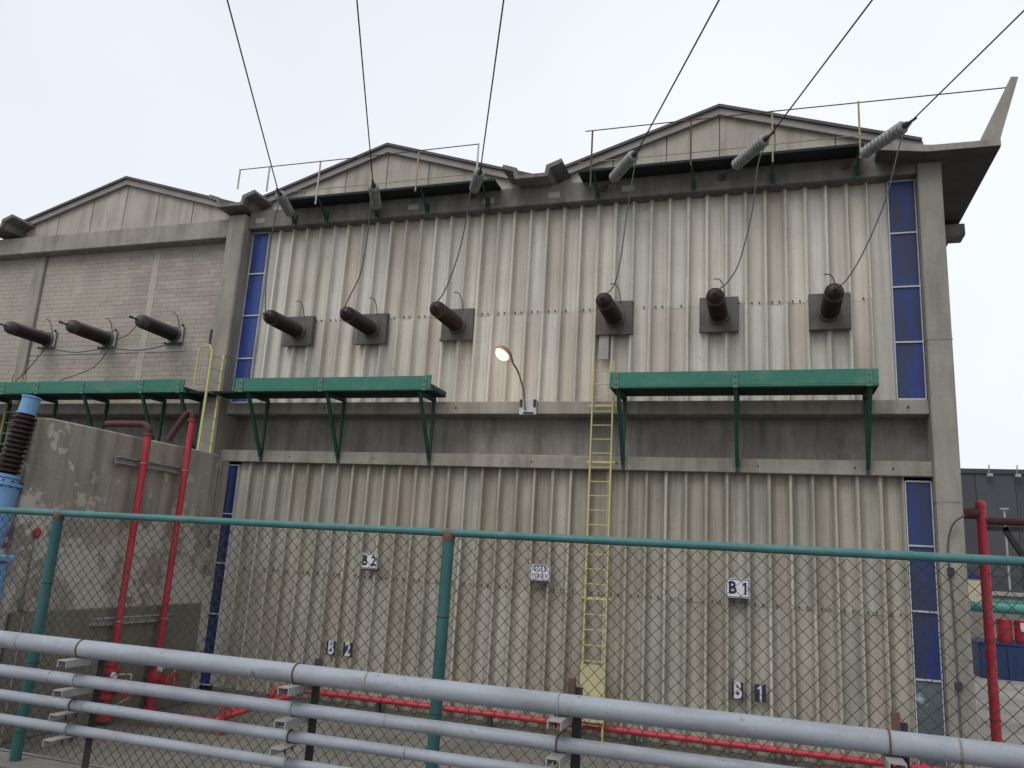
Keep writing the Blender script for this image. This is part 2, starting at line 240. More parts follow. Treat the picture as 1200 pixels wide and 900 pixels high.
# ------------------------------------------------------------------ geometry helpers
class G:
    def __init__(s): s.v = []; s.f = []
    def box(s, x0, x1, y0, y1, z0, z1):
        b = len(s.v)
        s.v += [(x, y, z) for z in (z0, z1) for y in (y0, y1) for x in (x0, x1)]
        s.f += [tuple(b+i for i in q) for q in ((0, 2, 3, 1), (4, 5, 7, 6), (0, 1, 5, 4), (2, 6, 7, 3), (0, 4, 6, 2), (1, 3, 7, 5))]
        return s
    def prism(s, pts, a0, a1, axis='y'):
        """closed 2-D outline extruded along an axis: 'y' outline is (x,z), 'x' is (y,z), 'z' is (x,y)"""
        b = len(s.v); n = len(pts)
        for a in (a0, a1):
            for p, q in pts: s.v.append((p, a, q) if axis == 'y' else (a, p, q) if axis == 'x' else (p, q, a))
        s.f.append(tuple(range(b, b+n))); s.f.append(tuple(range(b+2*n-1, b+n-1, -1)))
        for i in range(n): j = (i+1) % n; s.f.append((b+j, b+i, b+n+i, b+n+j))
        return s
    def lathe(s, o, d, prof, n=16):
        """profile of (distance along d, radius) revolved about the axis through o"""
        o = Vector(o); d = Vector(d).normalized(); a = d.orthogonal().normalized(); c = d.cross(a); b = len(s.v)
        for t, r in prof:
            for k in range(n):
                g = 2*math.pi*k/n; s.v.append(tuple(o + d*t + (a*math.cos(g) + c*math.sin(g))*r))
        for i in range(len(prof)-1):
            for k in range(n):
                k2 = (k+1) % n; s.f.append((b+i*n+k, b+i*n+k2, b+(i+1)*n+k2, b+(i+1)*n+k))
        s.f.append(tuple(b+k for k in range(n-1, -1, -1))); m = b+(len(prof)-1)*n; s.f.append(tuple(m+k for k in range(n)))
        return s
    def rod(s, p, q, r, n=10, r2=None):
        p = Vector(p); q = Vector(q); return s.lathe(p, q-p, [(0, r), ((q-p).length, r if r2 is None else r2)], n)
    def bar(s, p, q, wd, ht, up=(0, 0, 1)):
        p = Vector(p); q = Vector(q); d = (q-p).normalized(); u = Vector(up)
        a = d.cross(u); a = (a if a.length > 1e-4 else d.orthogonal()).normalized(); c = a.cross(d); b = len(s.v)
        for o in (p, q):
            for i, j in ((-1, -1), (1, -1), (1, 1), (-1, 1)): s.v.append(tuple(o + a*(i*wd/2) + c*(j*ht/2)))
        s.f += [tuple(b+i for i in qd) for qd in ((3, 2, 1, 0), (4, 5, 6, 7), (0, 1, 5, 4), (1, 2, 6, 5), (2, 3, 7, 6), (3, 0, 4, 7))]
        return s
    def path(s, pts, r, n=8):
        pts = [Vector(p) for p in pts]; b = len(s.v); m = len(pts); a = None
        for i, p in enumerate(pts):
            d = (pts[min(i+1, m-1)] - pts[max(i-1, 0)]).normalized()
            a = d.orthogonal().normalized() if a is None else (a - d*a.dot(d)).normalized()
            c = d.cross(a); rr = r[i] if isinstance(r, (list, tuple)) else r
            for k in range(n): g = 2*math.pi*k/n; s.v.append(tuple(p + (a*math.cos(g) + c*math.sin(g))*rr))
        for i in range(m-1):
            for k in range(n): k2 = (k+1) % n; s.f.append((b+i*n+k, b+i*n+k2, b+(i+1)*n+k2, b+(i+1)*n+k))
        s.f.append(tuple(b+k for k in range(n-1, -1, -1))); e = b+(m-1)*n; s.f.append(tuple(e+k for k in range(n)))
        return s
    def torus(s, o, d, R, r, n=20, k=6):
        o = Vector(o); d = Vector(d).normalized(); a = d.orthogonal().normalized(); c = d.cross(a); b = len(s.v)
        for i in range(n):
            g = 2*math.pi*i/n; e = a*math.cos(g) + c*math.sin(g)
            for j in range(k): h = 2*math.pi*j/k; s.v.append(tuple(o + e*(R + r*math.cos(h)) + d*(r*math.sin(h))))
        for i in range(n):
            for j in range(k): i2 = (i+1) % n; j2 = (j+1) % k; s.f.append((b+i*k+j, b+i2*k+j, b+i2*k+j2, b+i*k+j2))
        return s
    def build(s, name, m, parent=None, smooth=False, bevel=0, kind=None, label=None, cat=None, group=None, org=None):
        off = ROOT.get(parent.name, Vector()) if parent else (Vector(org) if org is not None else Vector())
        me = bpy.data.meshes.new(name); me.from_pydata([tuple(Vector(v)-off) for v in s.v], [], s.f); me.update()
        o = bpy.data.objects.new(name, me); col.objects.link(o)
        me.materials.append(M[m])
        if smooth:
            me.polygons.foreach_set('use_smooth', [len(p.vertices) < 5 for p in me.polygons])
            if smooth != 'all': me.set_sharp_from_angle(angle=rad(50))
        if parent: o.parent = parent; ROOT[o.name] = off
        else: o.location = off; ROOT[o.name] = off
        if bevel:
            md = o.modifiers.new('bevel', 'BEVEL'); md.width = bevel; md.segments = 1; md.limit_method = 'ANGLE'
        if kind: o['kind'] = kind
        tag(o, label, cat, group); return o
ROOT = {}
def tag(o, label=None, cat=None, group=None):
    if label: o['label'] = label
    if cat: o['category'] = cat
    if group: o['group'] = group
def thing(name, loc, label, cat, group=None):
    o = bpy.data.objects.new(name, None); col.objects.link(o); o.location = loc; o.empty_display_size = 0.2
    ROOT[o.name] = Vector(loc); tag(o, label, cat, group); return o
def smoothcurve(pts, n=8):
    pts = [Vector(p) for p in pts]; P = [pts[0]*2-pts[1]] + pts + [pts[-1]*2-pts[-2]]; out = []
    for i in range(1, len(P)-2):
        for k in range(n):
            t = k/n; a, b, c, d = P[i-1], P[i], P[i+1], P[i+2]
            out.append(0.5*((2*b) + (c-a)*t + (2*a-5*b+4*c-d)*t*t + (3*b-a-3*c+d)*t**3))
    return out + [pts[-1]]
ADV = {' ': 0.28, '-': 0.42, '1': 0.46}
def text(body, size, centre, m, parent, sx=1.0, bold=0.0):
    """flat lettering facing -Y, centred, one object for each character"""
    off = ROOT[parent.name]; c0 = Vector(centre) - off
    adv = [ADV.get(ch, 0.68)*size*sx for ch in body]; x = -sum(adv)/2
    for ch, a in zip(body, adv):
        xc = x + a/2; x += a
        if ch == ' ': continue
        if ch == '1':
            k = size; g = G()
            g.prism([(-0.03*k, -0.36*k), (0.10*k, -0.36*k), (0.10*k, 0.36*k), (0.0, 0.36*k), (-0.03*k, 0.2*k)], -0.002, 0.002)
            g.prism([(-0.031*k, 0.2*k), (-0.001*k, 0.359*k), (-0.17*k, 0.23*k), (-0.17*k, 0.14*k)], -0.002, 0.002)
            me = bpy.data.meshes.new('letter'); me.from_pydata([(c0.x + xc + v[0]*sx, c0.y + v[1], c0.z + v[2]) for v in g.v], [], g.f)
        else:
            cu = bpy.data.curves.new('letter', 'FONT'); cu.body = ch; cu.size = size; cu.align_x = 'CENTER'; cu.align_y = 'CENTER'
            cu.extrude = 0.002; cu.offset = bold; cu.resolution_u = 3
            tmp = bpy.data.objects.new('letter_curve', cu); col.objects.link(tmp)
            dg = bpy.context.evaluated_depsgraph_get(); me = bpy.data.meshes.new_from_object(tmp.evaluated_get(dg))
            bpy.data.objects.remove(tmp); bpy.data.curves.remove(cu); me.name = 'letter'
            for v in me.vertices: v.co = (c0.x + xc + v.co.x*sx, c0.y - v.co.z, c0.z + v.co.y)
        me.materials.clear(); me.materials.append(M[m])
        o = bpy.data.objects.new('letter', me); col.objects.link(o); o.parent = parent; ROOT[o.name] = off

# ================================================================== SETTING: yard, terrace, paving
TER = 1.93                                       # level of the terrace the camera stands on
YARD_N = 240
g = G(); g.v += [(-600, -11.8, 0), (600, -11.8, 0), (600, 900, 0), (-600, 900, 0)]; g.f.append((0, 1, 2, 3))
g.build('ground', 'ground', kind='structure')
g = G(); g.v += [(3.6, 0.5, 0.004), (40, 0.5, 0.004), (40, 58, 0.004), (3.6, 58, 0.004)]; g.f.append((0, 1, 2, 3))
g.build('pavement', 'pavement', kind='structure')
G().box(-600, 600, -600, -11.8, -0.5, TER).build('terrace', 'kerb', kind='structure')
G().box(-30, 20, -12.06, -11.72, TER-0.4, 1.99).build('kerb', 'kerb', kind='structure', bevel=0.015)

# ================================================================== BUILDING
BX0, BX1 = -23.0, 3.43
bld = thing('industrial_hall', (-9.5, 0.0, 0.0), 'grey concrete hall with three gables, ribbed cladding and blue window strips', 'building')
RIB = 0.413
# solid walls behind the cladding
g = G(); g.box(BX0, 3.3, 0.45, 26, 0, 12.35); g.build('wall', 'recess', bld)
# columns
G().box(-13.79, -13.25, -0.50, 0.44, 0, 12.30).build('column', 'concrete', bld, bevel=0.03)
G().box(2.99, 3.43, -0.38, 0.6, 0, 12.20).build('column', 'concrete', bld, bevel=0.02)
# roof-level beam in front of each bay (butts the columns)
G().box(-13.25, 2.99, -0.33, 0.44, 11.93, 12.43).build('beam', 'beam', bld, bevel=0.02)
G().box(BX0, -13.79, -0.36, 0.44, 11.73, 12.26).build('beam', 'ledge', bld, bevel=0.02)
# ledges and the recessed band between them
G().box(-13.25, 2.99, -0.20, 0.44, 6.90, 7.19).build('ledge', 'ledge', bld, bevel=0.012)
G().box(-13.25, 2.99, -0.22, 0.44, 5.68, 5.97).build('ledge', 'ledge', bld, bevel=0.012)
G().box(-13.25, 2.99, 0.30, 0.44, 5.972, 6.898).build('recessed_band', 'recess', bld)
G().box(BX0, -13.79, -0.20, 0.44, 6.90, 7.19).build('ledge', 'ledge', bld, bevel=0.012)
G().box(BX0, -13.79, -0.22, 0.44, 5.68, 5.97).build('ledge', 'ledge', bld, bevel=0.012)
for z, xs_ in ((7.04, (-6.9, 2.62, -10.4)), (5.82, (-11.2, -8.9, -5.0, -3.1, -0.2, 1.62, 2.3))):
    for x in xs_: G().lathe((x, -0.20, z), (0, -1, 0), [(0, 0.022), (0.0235, 0.022)], 8).build('tie_hole', 'dark_steel', bld)
for x0, x1, y0 in ((2.985, 3.435, -0.384), (-13.795, -13.245, -0.504)):
    for z in (8.35, 5.2, 2.4): G().box(x0, x1, y0, y0+0.3, z-0.012, z+0.012).build('lift_joint', 'recess', bld)
# plinth
G().box(-12.7, 2.45, -0.05, 0.43, 0, 0.29).build('plinth', 'plinth', bld, bevel=0.01)
# corrugated sheets: two rib pitches each, two rows on each floor, lapped at the bolt line
def rib_profile():
    """one pitch: broad shallow pan, steep narrow crown; list of (x, y)"""
    p = RIB
    return [(0.0, -0.112), (0.014, -0.128), (0.050, -0.128), (0.064, -0.112), (0.096, -0.030), (0.118, -0.008), (0.160, 0.0), (0.300, 0.0),
            (0.345, -0.008), (p-0.034, -0.030)]
def sheet_mesh(n, h):
    pts = []
    for k in range(n):
        pts += [(x + k*RIB, y) for x, y in rib_profile()]
    pts += [(n*RIB+0.003, -0.118), (n*RIB+0.014, -0.134), (n*RIB+0.034, -0.134)]
    me = bpy.data.meshes.new('cladding_sheet'); v = []; f = []; th = 0.012; m = len(pts)
    for z in (0, h):
        for dy in (0, th): v += [(x, y+dy, z) for x, y in pts]
    for i in range(m-1):
        f.append((i, i+1, 2*m+i+1, 2*m+i)); f.append((m+i+1, m+i, 3*m+i, 3*m+i+1))
        f.append((i+1, i, m+i, m+i+1)); f.append((2*m+i, 2*m+i+1, 3*m+i+1, 3*m+i))
    f += [(0, 2*m, 3*m, m), (m-1, 2*m-1, 4*m-1, 3*m-1)]
    me.from_pydata(v, [], f); me.update(); return me
def clad(xa, xb, z0, zs, z1, m, ph):
    k = math.floor((xa-ph)/RIB); x = ph + k*RIB
    if x < xa - 0.2: x += RIB
    rows = ((z0, zs-0.002, 0.0), (zs+0.002, z1, -0.003))
    meshes = {}
    n_all = int((xb - x)/RIB)
    for r, (za, zb, dy) in enumerate(rows):
        i = 0
        while i < n_all:
            n = 1
            if (n, r) not in meshes:
                me = sheet_mesh(n, zb-za); me.materials.append(M[m]); meshes[(n, r)] = me
            o = bpy.data.objects.new('cladding_sheet', meshes[(n, r)]); col.objects.link(o); o.parent = bld
            o.location = (x + i*RIB + 9.5, 0.03 + dy - random.uniform(0, 0.010), za)
            o.rotation_euler = (random.uniform(-0.0012, 0.0012), random.uniform(-0.0008, 0.0008), random.uniform(-0.012, 0.012))
            i += n
    # bolts along the lap
    g = G()
    for i in range(n_all*2):
        bx = x + i*RIB/2 + (0.155 if i % 2 == 0 else 0.095)
        if random.random() < 0.12: continue
        g.lathe((bx, 0.03, zs+0.05), (0, -1, 0), [(0, 0.017), (0.04, 0.017), (0.05, 0.012)], 6)
    g.build('bolt_row', 'dark_steel', bld, kind='stuff')
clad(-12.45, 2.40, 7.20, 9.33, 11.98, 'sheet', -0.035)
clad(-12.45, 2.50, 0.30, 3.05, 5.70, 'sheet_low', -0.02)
# window strips
def window(x0, x1, zs, mats, y=-0.06):
    f = G(); t = 0.018
    f.box(x0, x0+t, y-0.05, y+0.2, zs[0], zs[-1]); f.box(x1-t, x1, y-0.05, y+0.2, zs[0], zs[-1])
    for z in zs: f.box(x0+t, x1-t, y-0.045, y+0.05, z-0.016, z+0.016)
    fo = f.build('window', 'frame', bld)
    for i in range(len(zs)-1):
        G().box(x0+t+0.002, x1-t-0.002, y-0.01, y+0.01, zs[i]+0.018, zs[i+1]-0.018).build('pane', mats[i], fo)
for x0, x1, z0, z1, m in ((2.055, 2.440, 7.2, 11.92, 'sheet_flat'), (2.44, 2.502, 0.3, 5.67, 'sheet_flat'), (-12.702, -12.40, 7.2, 11.92, 'sheet_flat'), (-12.702, -12.40, 0.3, 5.67, 'sheet_flat')):
    G().box(x0, x1, -0.022, 0.2, z0, z1).build('edge_panel', m, bld)
gl, gd = 'glass', 'glass_dark'
window(-13.235, -12.705, [7.22, 8.39, 9.56, 10.73, 11.9], [gl]*4)
window(2.443, 2.975, [7.22, 8.39, 9.56, 10.73, 11.9], [gd, gd, gd, gd])
window(2.505, 2.975, [0.34, 1.97, 3.18, 4.38, 5.6], ['pane_grey', gd, gd, gd])
window(-13.235, -12.705, [0.34, 1.97, 3.18, 4.38, 5.6], [gd]*4)
# block wall of the left bay: mortar sheet with single blocks
bw = G().box(BX0, -13.79, 0.0, 0.43, 7.2, 11.75).build('block_wall', 'mortar', bld)
bh, bl = 0.131, 0.40
bm_ = G().box(-bl/2+0.004, bl/2-0.004, -0.007, 0.05, 0.005, bh-0.005)
bme = bpy.data.meshes.new('brick'); bme.from_pydata(bm_.v, [], bm_.f); bme.materials.append(M['brick'])
spots = []
rows = int((11.73-7.2)/bh)
for r in range(rows):
    z = 7.2 + r*bh
    x = -13.79 - bl/2 - (bl/2 if r % 2 else 0)
    while x > -22.6:
        if not (-20.95 < x < -20.4): spots.append((x, z))
        x -= bl
spots.sort(key=lambda s: -s[0]); rest = G()
for i, (x, z) in enumerate(spots):
    yy = random.uniform(-0.003, 0.003)
    if i < 300:
        o = bpy.data.objects.new('brick', bme); col.objects.link(o); o.parent = bw
        o.location = (x+9.5, yy, z); o.rotation_euler = (0, random.uniform(-0.003, 0.003), random.uniform(-0.006, 0.006))
    else: rest.box(x-bl/2+0.004, x+bl/2-0.004, yy-0.007, yy+0.05, z+0.005, z+bh-0.005)
rest.build('brick_field', 'brick', bw, kind='stuff')
G().box(-20.86, -20.5, -0.10, 0.10, 7.2, 11.74).build('pilaster', 'ledge', bld, bevel=0.02)
G().box(-16.55, -16.33, -0.016, 0.10, 7.2, 11.74).build('tie_column', 'mortar', bld)
G().box(-20.49, -15.0, -0.020, 0.09, 8.66, 8.80).build('tie_beam', 'plate_pale', bld)
# gables, roofs and gutters
PEAKS = [(-17.9, 14.03), (-9.40, 14.13), (-0.975, 14.14)]
HALF = 4.15; EAVE = 12.80
VAL = [-13.66, -5.22]
for gi, (px_, pz) in enumerate(PEAKS):
    base = 12.27 if gi == 0 else 12.432
    sl_ = (pz-EAVE)/HALF
    xr = HALF + (0.12 if gi == 2 else 0.0)
    gb = G().prism([(px_-HALF, base), (px_+xr, base), (px_+xr, EAVE-0.28-sl_*(xr-HALF)), (px_, pz-0.30), (px_-HALF, EAVE-0.30)], 0.02, 0.2).build('gable', 'rake', bld)
    edges = [-4.1, -2.45, -1.2, 0.0, 1.2, 2.45, xr-0.02]
    for a, b in zip(edges, edges[1:]):
        def top(t): return pz - 0.22 - abs(t)*sl_
        pts = [(px_+a+0.012, base+0.03), (px_+b-0.012, base+0.03), (px_+b-0.012, max(top(b), base+0.06)), (px_+a+0.012, max(top(a), base+0.06))]
        yy = random.uniform(-0.012, 0.0)
        G().prism(pts, yy-0.015, 0.018).build('panel', 'gable', gb)
    rf = G()
    for s in (-1, 1):
        xe = px_ + s*(HALF if not (gi == 2 and s == 1) else 4.12)
        pts = [(px_, pz), (xe, EAVE), (xe, EAVE-0.07), (px_, pz-0.07)]
        rf.prism(pts, -0.19, 26)
    rf = rf.build('roof', 'roof', bld)
    for s in (-1, 1):
        xe = px_ + s*HALF
        G().prism([(px_+s*0.002, pz-0.072), (xe, EAVE-0.072), (xe, EAVE-0.24), (px_+s*0.002, pz-0.24)], -0.13, 0.019).build('rake_beam', 'rake', rf)
def gutter(xc):
    prof_in = [(-0.70, 0.33), (-0.36, 0.21), (-0.33, 0.02), (0.33, 0.02), (0.36, 0.21), (0.72, 0.34)]
    prof_out = [(0.76, 0.25), (0.45, 0.13), (0.40, -0.07), (-0.40, -0.07), (-0.45, 0.13), (-0.74, 0.24)]
    pts = [(xc+x, 12.47+z) for x, z in prof_in + prof_out]
    # split in three convex strips so that the end faces stay clean
    g = G()
    P_ = pts
    g.prism([P_[0], P_[1], P_[10], P_[11]], -0.82, 26); g.prism([P_[1], P_[2], P_[9], P_[10]], -0.82, 26)
    g.prism([P_[2], P_[3], P_[8], P_[9]], -0.82, 26)
    g.prism([P_[3], P_[4], P_[7], P_[8]], -0.82, 26); g.prism([P_[4], P_[5], P_[6], P_[7]], -0.82, 26)
    g.build('gutter', 'beam', bld)
gutter(-5.2); gutter(-13.55); gutter(-22.0)
# cantilevered eave with upturned edge beyond the corner column
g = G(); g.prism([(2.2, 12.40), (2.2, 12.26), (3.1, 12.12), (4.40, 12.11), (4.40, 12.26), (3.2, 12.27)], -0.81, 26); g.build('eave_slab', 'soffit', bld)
G().prism([(2.2, 12.398), (2.2, 12.27), (3.1, 12.135), (4.40, 12.125), (4.40, 12.258), (3.2, 12.268)], -0.835, -0.812).build('edge_band', 'ledge', bld)  # slab front as its own strip, without the painted shade
g = G(); g.prism([(4.10, 12.262), (4.398, 12.262), (4.80, 13.58), (4.67, 13.60)], -0.81, 26); g.build('parapet', 'concrete', bld)
g = G(); g.box(3.43, 4.46, 2.6, 3.1, 11.7, 12.0); g.build('spout', 'beam', bld, bevel=0.02)
# hole marks of the formwork: small pale repair squares on the beam
for x in (-12.9, -6.4, -4.75, -3.0, -8.4):
    G().box(x-0.14, x+0.14, -0.334, -0.30, 12.08, 12.22).build('repair_patch', 'plate_pale', bld)

# ================================================================== GREEN SERVICE PLATFORMS
def platform(x0, x1, brackets, label, deck_x0=None, deck_x1=None, zt=7.60, plates=()):
    root = thing('service_platform', ((x0+x1)/2, -0.2, 7.2), label, 'platform', 'green service platforms')
    zb = 7.27; yf = -1.13
    # fascia boards
    n = max(2, len(plates)+1); xs = [x0] + list(plates) + [x1]
    for a, b in zip(xs, xs[1:]):
        dz_ = random.uniform(-0.012, 0.006)
        G().box(a+0.004, b-0.004, yf-0.04-random.uniform(0, 0.006), yf, zb+0.03, zt+dz_).build('fascia_board', 'green', root, bevel=0.006)
    G().box(x0-0.0, x1+0.0, yf-0.045, yf+0.10, zb, zb+0.028).build('bottom_flange', 'green', root)
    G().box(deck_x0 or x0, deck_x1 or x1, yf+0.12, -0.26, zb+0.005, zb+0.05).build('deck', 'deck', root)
    for x in (x0, x1-0.05): G().box(x, x+0.05, yf+0.002, -0.25, zb+0.052, zt-0.12 if x == x0 else zb+0.14).build('end_channel', 'green_dark', root)
    for x in plates: G().box(x-0.05, x+0.05, yf-0.062, yf-0.041, zb-0.02, zt-0.02).build('splice_plate', 'green_pale', root)
    for x in plates:
        for z in (zb+0.06, zb+0.2): G().lathe((x, yf-0.0625, z), (0, -1, 0), [(0, 0.018), (0.016, 0.018)], 6).build('bolt', 'rust', root)
    for bx in brackets:
        br = G().bar((bx, -0.245, 5.70), (bx, -0.245, zb), 0.06, 0.06, (0, 1, 0)).build('bracket', 'green_dark', root)
        G().bar((bx, -0.26, 5.80), (bx, yf+0.06, zb), 0.055, 0.075, (1, 0, 0)).build('diagonal_brace', 'green_dark', br)
        G().box(bx-0.05, bx+0.05, yf+0.1, -0.22, zb-0.085, zb-0.002).build('cross_arm', 'green_dark', br)
    return root
platform(-12.34, -7.15, [-12.0, -9.83, -7.45], 'shorter green steel platform with raised fascia, ending above the lit lamp side', deck_x0=-13.2, plates=(-12.15, -9.95, -7.3))
platform(-3.12, 2.0, [-2.95, -0.6, 1.85], 'green steel platform beside the tall yellow ladder, near the corner column', plates=(-2.97, -0.6, 1.83))
platform(-21.9, -13.85, [-20.6, -18.9, -17.1, -15.2, -14.0], 'long green steel platform on the block wall behind the flaking fire wall', deck_x1=-13.3,
         plates=(-19.8, -18.6, -17.05, -15.15, -14.0))

# ================================================================== UPPER WALKWAYS UNDER THE GABLES
def walkway(x0, x1, posts, rail, brackets, label):
    root = thing('roof_walkway', ((x0+x1)/2, -0.35, 12.25), label, 'walkway', 'walkways under the gables')
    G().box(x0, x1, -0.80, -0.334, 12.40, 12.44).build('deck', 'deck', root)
    G().box(x0, x1, -0.84, -0.802, 12.395, 12.455).build('edge_channel', 'deck', root)
    for px_, z0, m in posts: G().bar((px_, -0.86, z0), (px_, -0.86, 13.40), 0.035, 0.028, (0, 1, 0)).build('post', m, root)
    G().path([(rail[0], -0.87, 13.40), ((rail[0]+rail[1])/2, -0.87, 13.38), (rail[1], rail[2], 13.38)], 0.013, 6).build('rail', 'rust', root)
    G().path([(x0, -0.86, 12.62), ((x0+x1)/2, -0.86, 12.60), (x1, -0.86, 12.62)], 0.010, 6).build('toe_rail', 'yellow_dull', root)
    for bx in brackets:
        b = G().bar((bx, -0.80, 12.392), (bx, -0.36, 11.98), 0.045, 0.05, (1, 0, 0)).build('bracket', 'green_dark', root)
        G().box(bx-0.045, bx+0.045, -0.37, -0.335, 11.88, 12.2).build('foot_plate', 'green_dark', b)
    return root
walkway(-4.07, 1.96, [(-3.76, 12.0, 'rust'), (-1.54, 12.3, 'rust'), (0.165, 12.2, 'yellow_dull'), (1.87, 12.1, 'yellow_dull')], (-3.92, 4.58, -0.79), [-3.7, -1.52, 0.16, 1.85],
        'dark green walkway with thin rail under the gable beside the upturned eave')
walkway(-11.94, -6.09, [(-13.34, 12.85, 'galv'), (-12.42, 12.70, 'galv'), (-10.89, 12.2, 'galv'), (-8.12, 12.3, 'yellow_dull'), (-6.55, 12.25, 'galv')], (-13.36, -6.55, -0.87),
        [-11.8, -10.85, -9.4, -8.0, -6.4], 'dark green walkway with thin rail under the middle gable')

# ================================================================== LADDERS
def ladder(p0, wdir, wd, h, label, rung0, cover=None, hoop=False, m='yellow'):
    p0 = Vector(p0); wv = Vector(wdir)*wd; up = Vector((0, 0, 1))
    root = thing('ladder', tuple(p0 + wv/2), label, 'ladder')
    for a in (p0, p0+wv): G().bar(a, a + up*h, 0.055, 0.03, Vector(wdir)).build('rail', m, root)
    z = rung0
    while z < h-0.05:
        G().rod(p0 + up*z + wv*0.03, p0 + wv*0.97 + up*z, 0.011, 6).build('rung', m, root); z += 0.303
    return root
la = ladder((-3.63, -0.40, 0.05), (1, 0, 0), 0.45, 8.0, 'tall yellow ladder fixed to the ribbed wall from yard to bushing', 0.2)
G().box(-3.66, -3.15, -0.47, -0.435, 0.62, 1.70).build('anti_climb_plate', 'yellow_pale', la)
for z in (5.82, 7.05, 3.0): G().bar((-3.72, -0.36, z), (-3.1, -0.36, z), 0.04, 0.04).build('wall_bracket', 'yellow', la)
lb0 = atX(233, 523, -13.1); lb1 = atX(247, 527, -13.1)
lb = ladder((-13.1, -1.22, 5.81), (0, 1, 0), 0.45, 2.5, 'short yellow ladder standing on the flaking fire wall in front of the column', 0.25)
G().path(smoothcurve([(-13.1, -1.22, 8.28), (-13.2, -1.22, 8.42), (-13.45, -1.22, 8.38), (-13.5, -1.22, 8.1), (-13.5, -1.22, 7.4)]), 0.022, 8).build('hand_hoop', 'yellow', lb)
ladder((-20.62, -0.32, 4.6), (1, 0, 0), 0.5, 3.4, 'yellow ladder behind the blue transformer bushing', 0.2)

# ================================================================== WALL BUSHINGS
def bushing(x, z, label, kind):
    yb = -0.13 if kind == 'clad' else -0.05
    root = thing('wall_bushing', (x, yb, z), label, 'bushing', 'wall bushings')
    if kind == 'clad':
        pl = G().box(x-0.40, x+0.40, yb-0.025, yb, z-0.38, z+0.40).build('mounting_plate', 'plate', root, bevel=0.006)
        G().box(x-0.40, x+0.40, yb-0.10, yb-0.026, z-0.40, z-0.36).build('lip', 'plate', pl)
        G().box(x-0.41, x-0.38, yb-0.001, yb+0.10, z-0.38, z+0.40).build('lip', 'plate', pl)
        G().box(x+0.38, x+0.41, yb-0.001, yb+0.10, z-0.38, z+0.40).build('lip', 'plate', pl)
    else:
        pl = G().box(x-0.27, x+0.27, yb-0.03, yb, z-0.27, z+0.27).build('mounting_plate', 'plate_pale', root, bevel=0.005)
        for i in (-1, 1):
            for j in (-1, 1): G().lathe((x+i*0.25, yb-0.03, z+j*0.25), (0, -1, 0), [(0, 0.03), (0.05, 0.03)], 8).build('bolt', 'dark_steel', pl)
        G().bar((x-0.3, yb-0.05, z-0.25), (x+0.26, yb-0.05, z-0.25), 0.03, 0.03).build('clamp_bar', 'dark_steel', pl)
    y0 = yb-0.03; G().lathe((x, y0+0.002, z), (0, -1, 0), [(0, 0.225), (0.045, 0.225), (0.055, 0.2)], 24).build('flange', 'plate', root, smooth=True)
    prof = [(0.056, 0.15), (0.065, 0.15)]; n = 13; Lb = 1.02
    for i in range(n):
        t = 0.08 + i*Lb/n; R = 0.196 - 0.012*i/n
        prof += [(t, R-0.045), (t+0.014, R-0.008), (t+0.038, R), (t+0.054, R-0.015), (t+0.062, R-0.045)]
    prof += [(1.11, 0.145)]
    G().lathe((x, y0, z), (0, -1, 0), prof, 24).build('porcelain', 'porcelain', root, smooth=True)
    m = 'porcelain' if kind == 'clad' else 'porcelain_dust'
    G().lathe((x, y0-1.112, z), (0, -1, 0), [(0, 0.178), (0.03, 0.184), (0.11, 0.180), (0.18, 0.155), (0.23, 0.11), (0.26, 0.04)], 24).build('head', m, root, smooth=True)
    tl = 1.43 if kind == 'clad' else 1.58
    tm = G().rod((x, y0-1.36, z), (x, y0-tl, z), 0.024, 8); tm.box(x-0.035, x+0.035, y0-tl-0.05, y0-tl+0.02, z-0.025, z+0.025)
    tm.build('terminal', 'dark_steel', root)
    hz = 0.40 if kind == 'clad' else 0.2
    G().path(smoothcurve([(x+0.13, yb-0.03, z+hz-0.03), (x+0.10, yb-0.1, z+hz+0.22), (x+0.02, yb-0.14, z+hz+0.36), (x-0.1, yb-0.12, z+hz+0.38)], 5), 0.011, 6).build('earth_wire', 'dark_steel', root)
    return (x, y0-tl, z)
TERM = [bushing(x, z, lab, 'clad') for x, z, lab in (
    (-11.42, 9.06, 'brown porcelain bushing on dark plate beside the bright blue window strip'),
    (-9.33, 9.05, 'brown porcelain bushing, the middle one above the shorter green platform'),
    (-7.05, 9.08, 'brown porcelain bushing on dark plate nearest above the lit lamp'),
    (-3.25, 9.10, 'brown porcelain bushing on dark plate directly above the tall yellow ladder'),
    (-0.98, 9.09, 'brown porcelain bushing on dark plate midway between ladder and corner window'),
    (1.25, 9.07, 'brown porcelain bushing on dark plate beside the dark blue corner window'))]
TERML = [bushing(x, z, lab, 'block') for x, z, lab in (
    (-19.84, 9.11, 'ribbed bushing with grey head on the block wall beside the pilaster'),
    (-17.64, 9.06, 'ribbed bushing with grey head, the middle one on the block wall'),
    (-15.36, 9.12, 'ribbed bushing with grey head on the block wall nearest the concrete column'))]
for a, b, lab in ((0, 1, 'sagging cable under the two block wall bushings next to the pilaster'), (1, 2, 'sagging cable between block wall bushings nearest the column')):
    p, q = Vector(TERML[a]), Vector(TERML[b])
    p = Vector((p.x+0.2, -0.2, p.z-0.3)); q = Vector((q.x+0.1, -0.2, q.z-0.3))
    G().path(smoothcurve([p, (p+q)/2 + Vector((0, 0, -0.12)), q]), 0.014, 6).build('cable', 'cable_grey', label=lab, cat='cable', org=tuple(p))
